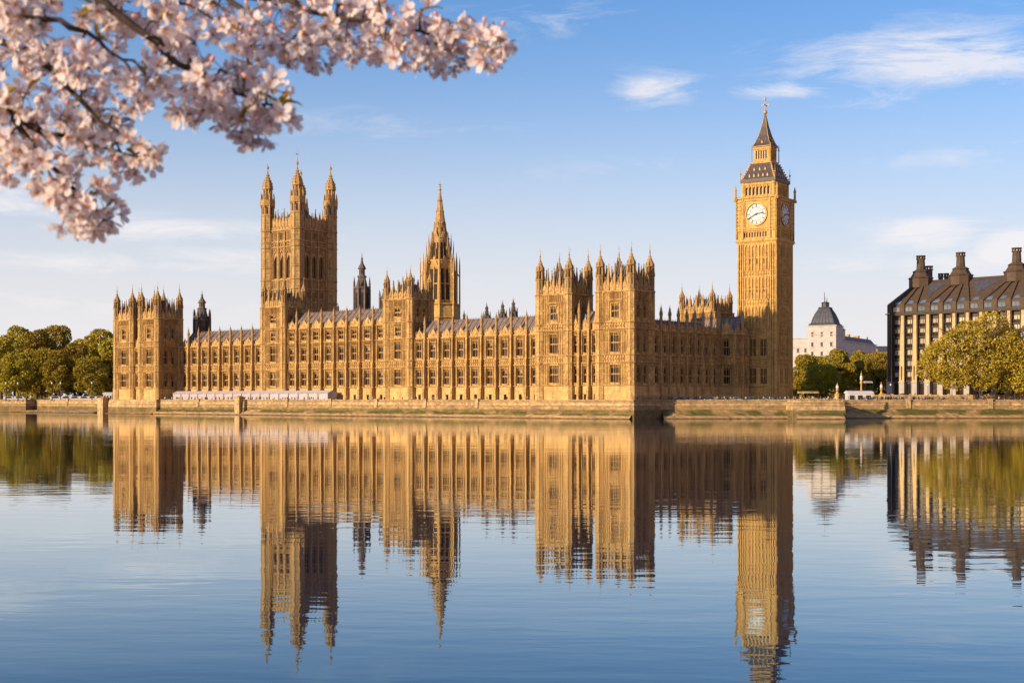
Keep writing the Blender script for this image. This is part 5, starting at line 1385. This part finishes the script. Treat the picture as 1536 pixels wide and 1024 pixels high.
def lamp_proto(h=6.0):
    root = empty('street_lamp'); m = MB('metal_dark'); m.loft(0, 0, [(0, .28), (.5, .22), (.7, .12), (h * .5, .09), (h - .6, .06), (h - .5, .16), (h - .45, .1)], 8); m.box(-.4, .4, -.03, .03, h - .95, h - .88); m.build('post', root)
    m = MB('white_paint'); m.loft(0, 0, [(h - .45, .12), (h - .25, .26), (h, .3), (h + .22, .2), (h + .3, .04)], 8); m.build('globe', root); return root
lp = lamp_proto()
def lamp(first, x, y, label, group, s=1.0):
    t = lp if first else copy_tree(lp); t.location = (x, y, G); t.scale = (s, s, s); return tag(t, label, 'street lamp', group)
for i, px in enumerate((9, 27, 78, 91, 138)):
    d = 655 - px * .16 + 3; lamp(i == 0, (px - 768) / 2133 * d, d, 'slim lamp post standing in front of the dark trees of the left bank', 'lamps on the left bank', 1.35)
for i, px in enumerate((1336, 1392, 1428, 1490, 1522)):
    d = 449.5; lamp(False, (px - 768) / 2133 * d, d, 'slim lamp post on the right bank near the broad trees', 'lamps on the right bank', .9)

def railing(pts, label, h=1.05):
    P_ = dens(pts, 2.2); m = MB('metal_dark')
    for x, y in P_: m.box(x - .045, x + .045, y - .045, y + .045, 5.78, 5.8 + h)
    for z in (6.1, 6.45, 5.8 + h): m.tube([(x, y, z) for x, y in P_], .035, 4)
    o = m.build('railing'); tag(o, label, 'railing')
railing([(99, 446.2), (176, 447.2), (260, 449)], 'thin dark railing on top of the right bank wall')
railing([wl(.9, -1.4), wl(.9, 13.2)], 'thin dark railing on the wall at the near palace corner in the shade')
railing([wl(1.6, 13.7), (84, 434.8)], 'thin dark railing on the quay wall below the clock tower')
def ornate_post(px, d, h, label):
    root = empty('ornate_lamp', ((px - 768) / 2133 * d, d, G)); m = MB('gold_stone', 'white_paint')
    m.loft(0, 0, [(0, 1.0), (.5, 1.0), (.6, .8), (2.0, .7), (2.3, .9), (2.6, .4), (h * .55, .22), (h * .6, .5), (h * .64, .45), (h * .68, .2)], 8); m.build('pedestal', root)
    m = MB('white_paint'); m.loft(0, 0, [(h * .66, .2), (h * .72, .42), (h * .8, .42), (h * .86, .2)], 8); m.build('globe', root)
    m = MB('gilt'); m.loft(0, 0, [(h * .85, .25), (h * .9, .3), (h * .93, .1), (h, .04)], 6); m.build('finial', root); tag(root, label, 'lamp')
ornate_post(1256, 432, 5.8, 'ornate pale lamp standard with a pointed top on the landing block')
ornate_post(1292, 475, 10.2, 'tall ornate golden lamp column behind the white kiosk')
ornate_post(1322, 470, 6.5, 'ornate lamp standard at the left corner of the bronze roofed building')
def kiosk(px0, px1, d, h, label, name='kiosk', group=None):
    x0, x1 = (px0 - 768) / 2133 * d, (px1 - 768) / 2133 * d; w = (x1 - x0) / 2
    root = empty(name, ((x0 + x1) / 2, d, G)); m = MB('white_paint'); m.box(-w, w, 0, 4, 0, h - .5); m.build('wall', root)
    m = MB('white_paint'); m.box(-w - .3, w + .3, -.4, 4.3, h - .5, h - .1); m.prism_yz([(-.3, h - .1), (4.2, h - .1), (2, h + .35)], -w - .2, w + .2); m.build('roof', root)
    for i in range(3):
        c = -w + (i + .5) * 2 * w / 3; g = MB('glass_dark'); g.box(c - w * .2, c + w * .2, -.04, -.01, .2 if i != 2 else .9, h - 1.1); g.build('window' if i != 1 else 'door', root)
    tag(root, label, name, group)
kiosk(1272, 1309, 449.5, 3.1, 'white flat roofed kiosk on the quay right of the landing block')
x, y = W2(-265.6, 1.0)
kiosk(155, 168, 612, 3.4, 'small white cabin on the quay at the left end of the far pavilion', 'cabin')
def awning(px0, px1, d, z, label, mat):
    x0, x1 = (px0 - 768) / 2133 * d, (px1 - 768) / 2133 * d; w = (x1 - x0) / 2
    root = empty('market_stall', ((x0 + x1) / 2, d, G)); m = MB(mat); m.prism_yz([(-1.4, z - .3), (1.4, z - .3), (1.4, z - .12), (0, z + .3), (-1.4, z - .12)], -w, w); m.build('awning', root)
    for s in (-1, 1):
        for t in (-1, 1): m = MB('metal_dark'); m.box(s * (w - .1) - .04, s * (w - .1) + .04, t * 1.2 - .04, t * 1.2 + .04, 0, z - .25); m.build('post', root)
    m = MB('bank_stone_pale'); m.box(-w + .3, w - .3, -.6, .4, 0, 1.0); m.build('counter', root); tag(root, label, 'stall')
awning(1197, 1227, 438, 2.9, 'stall with a long golden awning behind the landing block', 'bank_stone_pale')
awning(1296, 1308, 485, 6.6, 'tall pale canopy showing above the white kiosk', 'canvas_white')
def low_wall():
    m = MB('bank_stone_pale'); x0, x1 = (1398 - 768) / 2133 * 449, (1449 - 768) / 2133 * 449; m.box(x0, x1, 449, 450, G, G + 1.3); m.box(x0 - .1, x1 + .1, 448.8, 450.2, G + 1.3, G + 1.5)
    o = m.build('low_wall'); tag(o, 'long low pale wall in front of the broad tree', 'wall')
    root = empty('balustrade', ((1312 - 768) / 2133 * 466, 468, G), R(-11.5)); m = MB('bank_stone_pale'); L_ = 150; m.box(0, L_, 0, .7, 0, 1.9); m.box(-.1, L_, -.1, .8, 1.9, 2.15); m.build('base_wall', root)
    tag(root, 'long pale balustrade wall at the foot of the bronze roofed building', 'wall'); m = MB('bank_stone_pale')
    for i in range(26): m.box(i * 6 - .45, i * 6 + .45, -.12, .82, 0, 2.5)
    m.build('pier', root)
low_wall()

# ------------------------------------------------------------------ flowering cherry hanging into the picture
def cp(px, py, d): return Vector(((px - 768) / 2133 * d, d, CAM_Z + (598 - py) / 2133 * d))
def flower(mb, c, nrm, r, rnd, cup=.35):
    n = nrm.normalized(); a = n.cross(Vector((.3, .5, .8))).normalized(); b = n.cross(a); ph = rnd.uniform(0, 6.28)
    for k in range(5):
        t = ph + k * 2 * pi / 5 + rnd.uniform(-.12, .12); u = a * cos(t) + b * sin(t); v = n.cross(u); rr = r * rnd.uniform(.88, 1.08); cu = cup + rnd.uniform(-.18, .22)
        def P(x, y): return tuple(c + u * (x * rr) + v * (y * rr) + n * (rr * (cu * x * x + abs(y) * .22 - .05)))
        V = [P(.06, 0), P(.28, .17), P(.62, .36), P(.90, .27), P(1.0, .12), P(.91, 0), P(1.0, -.12), P(.90, -.27), P(.62, -.36), P(.28, -.17), P(.30, 0), P(.62, 0)]
        mb.use('petal_base'); mb.add(V, [(0, 1, 10), (0, 10, 9)]); mb.use('petal'); mb.add(V, [(1, 2, 11, 10), (2, 3, 11), (3, 4, 5, 11), (11, 5, 6, 7), (11, 7, 8), (10, 11, 8, 9)])
    mb.use('stamen')
    for k in range(9):
        t = rnd.uniform(0, 6.28); e = c + (a * cos(t) + b * sin(t)) * r * rnd.uniform(.12, .34) + n * r * rnd.uniform(.35, .6); q = r * .045
        mb.add([tuple(c), tuple(e + a * q), tuple(e + b * q), tuple(e - a * q)], [(0, 1, 2), (0, 2, 3), (1, 2, 3)])
def leafm(mb, base, d, up, L_, w):
    d = d.normalized(); s = d.cross(up).normalized(); mb.use('young_leaf'); n = s.cross(d)
    pts = []
    for t, q, z in ((0, .05, 0), (.25, .7, .08), (.55, 1, .1), (.8, .6, .05), (1, 0, -.08)):
        for sg in (-1, 0, 1): pts.append(tuple(base + d * (t * L_) + s * (sg * q * w / 2) + n * (z * L_ + abs(sg) * w * .18)))
    mb.add(pts, [f for k in range(4) for f in ((k * 3, k * 3 + 1, k * 3 + 4, k * 3 + 3), (k * 3 + 1, k * 3 + 2, k * 3 + 5, k * 3 + 4))])
def cluster_mesh(seed, nf=9):
    rnd = random.Random(seed); mb = MB('petal', 'petal_base', 'stamen', 'pedicel', 'young_leaf')
    for i in range(nf):
        u = rnd.uniform(-1, .75); a = i * 2.4 + rnd.uniform(-.3, .3); q = math.sqrt(1 - u * u)
        dr = Vector((q * cos(a), q * sin(a), u)); L_ = rnd.uniform(.026, .042); c = dr * L_; c.z -= .004
        nrm = (dr + Vector((rnd.gauss(0, .35), rnd.gauss(0, .35), rnd.gauss(0, .35)))).normalized()
        mb.use('pedicel'); mb.tube([(0, 0, 0), tuple(c * .55 + Vector((0, 0, .003))), tuple(c - nrm * .006)], [.0008, .0007, .0011], 4)
        mb.tube([tuple(c - nrm * .0085), tuple(c - nrm * .004), tuple(c)], [.0008, .0022, .0026], 5)
        flower(mb, c, nrm, rnd.uniform(.0185, .0225), rnd, rnd.choice((.25, .4, .6)))
    for i in range(2):      # closed buds
        dr = Vector((rnd.gauss(0, 1), rnd.gauss(0, 1), rnd.gauss(0, 1))).normalized(); c = dr * .034; mb.use('pedicel'); mb.tube([(0, 0, 0), tuple(c)], [.0008, .001], 4)
        mb.use('petal_base'); mb.tube([tuple(c), tuple(c * 1.12), tuple(c * 1.28), tuple(c * 1.36)], [.0015, .0045, .0042, .001], 6)
    for i in range(rnd.choice((1, 1, 2, 3))):
        dr = Vector((rnd.gauss(0, 1), rnd.gauss(0, 1), rnd.uniform(-.2, 1))).normalized(); leafm(mb, Vector((0, 0, 0)), dr, Vector((.2, .3, .9)), rnd.uniform(.03, .045), .011)
    return mb.mesh('blossom_cluster')
def cherry():
    root = empty('cherry_tree', (-4.9, .2, 4.4)); tag(root, 'pink flowering cherry whose blossom branches hang in from the upper left corner', 'cherry tree'); off = Vector(root.location)
    BR = [  # pixel path with distances, start and end thickness
        ([(-420, -330, 2.3), (60, -130, 2.4), (150, 0, 2.4), (215, 50, 2.4), (268, 97, 2.42), (320, 122, 2.45), (385, 158, 2.45), (430, 157, 2.45)], .013, .002),
        ([(-420, -60, 2.5), (-120, 90, 2.5), (0, 156, 2.5), (40, 186, 2.5), (85, 202, 2.52), (130, 215, 2.55), (205, 236, 2.55)], .014, .0018),
        ([(-300, -100, 2.6), (-40, 40, 2.6), (70, 98, 2.6), (105, 135, 2.6), (148, 182, 2.6), (190, 205, 2.6)], .011, .0018),
        ([(20, 175, 2.5), (55, 230, 2.5), (92, 262, 2.5), (118, 292, 2.5), (140, 315, 2.5), (168, 326, 2.5)], .007, .0015),
        ([(-200, -420, 2.7), (150, -120, 2.7), (330, -12, 2.7), (420, -4, 2.7), (485, 22, 2.7), (545, 31, 2.7), (600, 42, 2.7), (680, 59, 2.7), (738, 64, 2.7), (764, 60, 2.7)], .0085, .0016),
        ([(330, -12, 2.7), (370, 20, 2.68), (400, 45, 2.66), (440, 70, 2.65)], .006, .0015),
        ([(-300, -160, 2.35), (-60, -20, 2.35), (20, 28, 2.35), (90, 30, 2.35), (150, 62, 2.35), (185, 90, 2.35)], .012, .0018),
        ([(150, 0, 2.4), (210, -10, 2.42), (270, 5, 2.45), (320, 30, 2.45)], .006, .0015)]
    hub = Vector((-1.75, 2.1, 7.55))
    lm = MB('cherry_bark')      # trunk and the bough from which the branches spring (outside the picture)
    lm.tube([(0, 0, -.1), (.05, 0, .6), (.2, .1, 1.6), (.9, .6, 2.5), tuple(hub - off), (3.9, 2.6, 3.8), (4.6, 3.2, 4.4)], [.22, .17, .15, .10, .06, .035, .01], 10)
    lm.tube([(.2, .1, 1.6), (-.5, .3, 2.8), (-1.4, .1, 4.2)], [.12, .08, .02], 8); lm.tube([(.1, 0, 1.5), (.1, -.9, 2.9), (.5, -1.8, 4.0)], [.1, .07, .02], 8)
    lm.build('trunk', root)
    rnd = random.Random(21); paths = []
    for path, r0, r1 in BR:
        P = [cp(*p) for p in path]
        if path[0][0] < -100: P[0] = P[0] * .35 + hub * .65
        Q = [P[0]]
        for a, b in zip(P, P[1:]):
            for k in (1, 2, 3):
                q = a.lerp(b, k / 3); 
                if k < 3: q = q + Vector((rnd.gauss(0, 1), rnd.gauss(0, 1), rnd.gauss(0, 1))) * .0035
                Q.append(q)
        rad = [r0 + (r1 - r0) * (i / (len(Q) - 1)) ** .7 for i in range(len(Q))]
        rad = [r * (1.25 if i % 4 == 2 else 1) * rnd.uniform(.92, 1.08) for i, r in enumerate(rad)]
        paths.append((Q, rad))
    CLP = [(285, 8), (335, 18), (385, 30), (412, 62), (450, 72), (482, 88), (500, 50), (530, 82), (560, 62), (590, 78), (620, 92), (650, 62), (668, 92), (694, 98), (700, 62), (745, 88), (762, 72), (690, 48), (520, 20), (560, 25),
           (430, 25), (470, 45), (600, 52), (645, 30), (390, 85), (735, 70), (365, 55), (455, 8), (580, 8),
           (15, 15), (60, 15), (105, 12), (150, 22), (190, 25), (20, 60), (60, 62), (110, 60), (155, 70), (200, 60), (25, 100), (75, 100), (125, 98), (165, 105), (225, 15), (245, 45), (5, 130), (95, 125), (140, 118), (40, 35), (85, 85),
           (210, 150), (225, 128), (245, 115), (285, 105), (290, 160), (315, 135), (325, 175), (345, 195), (360, 165), (372, 195), (395, 185), (405, 150), (425, 175), (300, 75), (265, 150), (270, 85), (350, 125), (380, 120), (395, 205),
           (10, 165), (45, 155), (90, 158), (130, 160), (20, 205), (60, 212), (105, 200), (145, 200), (180, 195), (205, 215), (222, 240), (175, 240), (130, 240), (88, 242), (45, 250), (15, 265), (55, 290), (95, 300), (125, 322), (155, 335), (150, 312), (110, 335), (75, 270), (210, 255), (190, 215), (165, 345), (120, 270), (15, 232), (135, 348)]
    spurs = []; cms = [cluster_mesh(400 + k) for k in range(6)]; pos = []
    CLP = [(px * .985 - 4, py * .955 - 9) for k, (px, py) in enumerate(CLP) if k not in (31, 36, 38, 42, 45, 49, 53, 57, 60, 64, 71, 78, 82, 85, 88, 93, 95, 102)]
    for i, (px, py) in enumerate(CLP):
        d0 = min(((Vector((768 + q.x / q.y * 2133, 598 - (q.z - CAM_Z) / q.y * 2133)) - Vector((px, py))).length, q.y, q) for Q, _ in paths for q in Q)
        d = d0[1] + rnd.uniform(-.10, .10); p = cp(px, py, d); pos.append(p); q = d0[2]
        if i < 100:
            mid = q.lerp(p, .5) + Vector((0, 0, .012)); spurs.append((q, mid, p))
    br0 = None
    for k, (Q, rad) in enumerate(paths):
        m = MB('cherry_bark'); m.tube([tuple(q - off) for q in Q], rad, 8); br0 = m.build('branch', root)
    for q, mid, p in spurs:
        m = MB('cherry_bark'); m.tube([tuple(q - off), tuple(mid - off), tuple(p - off)], [.0026, .002, .0014], 5); m.build('twig', root)
    rest = []
    for i, p in enumerate(pos):
        sc = rnd.uniform(.84, 1.04); e = (rnd.uniform(-.5, .5), rnd.uniform(-.5, .5), rnd.uniform(0, 6.28))
        if i < 99:
            o = link('blossom_cluster', cms[i % 6], root, p - off, 0, sc); o.rotation_euler = e
        else: rest.append((p, sc, e, i))
    # young leaves at the branch ends
    for (px, py, d, dx, dy) in ((755, 52, 2.7, 14, -8), (428, 158, 2.45, 12, -3), (232, 62, 2.4, 14, -12), (240, 70, 2.4, 18, 4), (236, 78, 2.4, -8, 16), (270, 60, 2.4, 16, 2), (215, 196, 2.6, 14, -6), (690, 48, 2.7, 18, -4), (470, 26, 2.66, 14, -4), (480, 45, 2.66, -3, 20), (160, 45, 2.38, -14, 8), (500, 10, 2.7, 12, -9)):
        m = MB('young_leaf'); p = min(pos, key=lambda q: (q - cp(px, py, d)).length); leafm(m, Vector((0, 0, 0)), Vector((dx, rnd.uniform(-4, 4), -dy)), Vector((.1, -.9, .4)), .034, .011); m.build('leaf', root, p - off)
    for (p, sc, e, i) in rest:
        o = link('blossom_mass', cms[i % 6], root, p - off, 0, sc); o.rotation_euler = e; o['kind'] = 'stuff'
cherry()
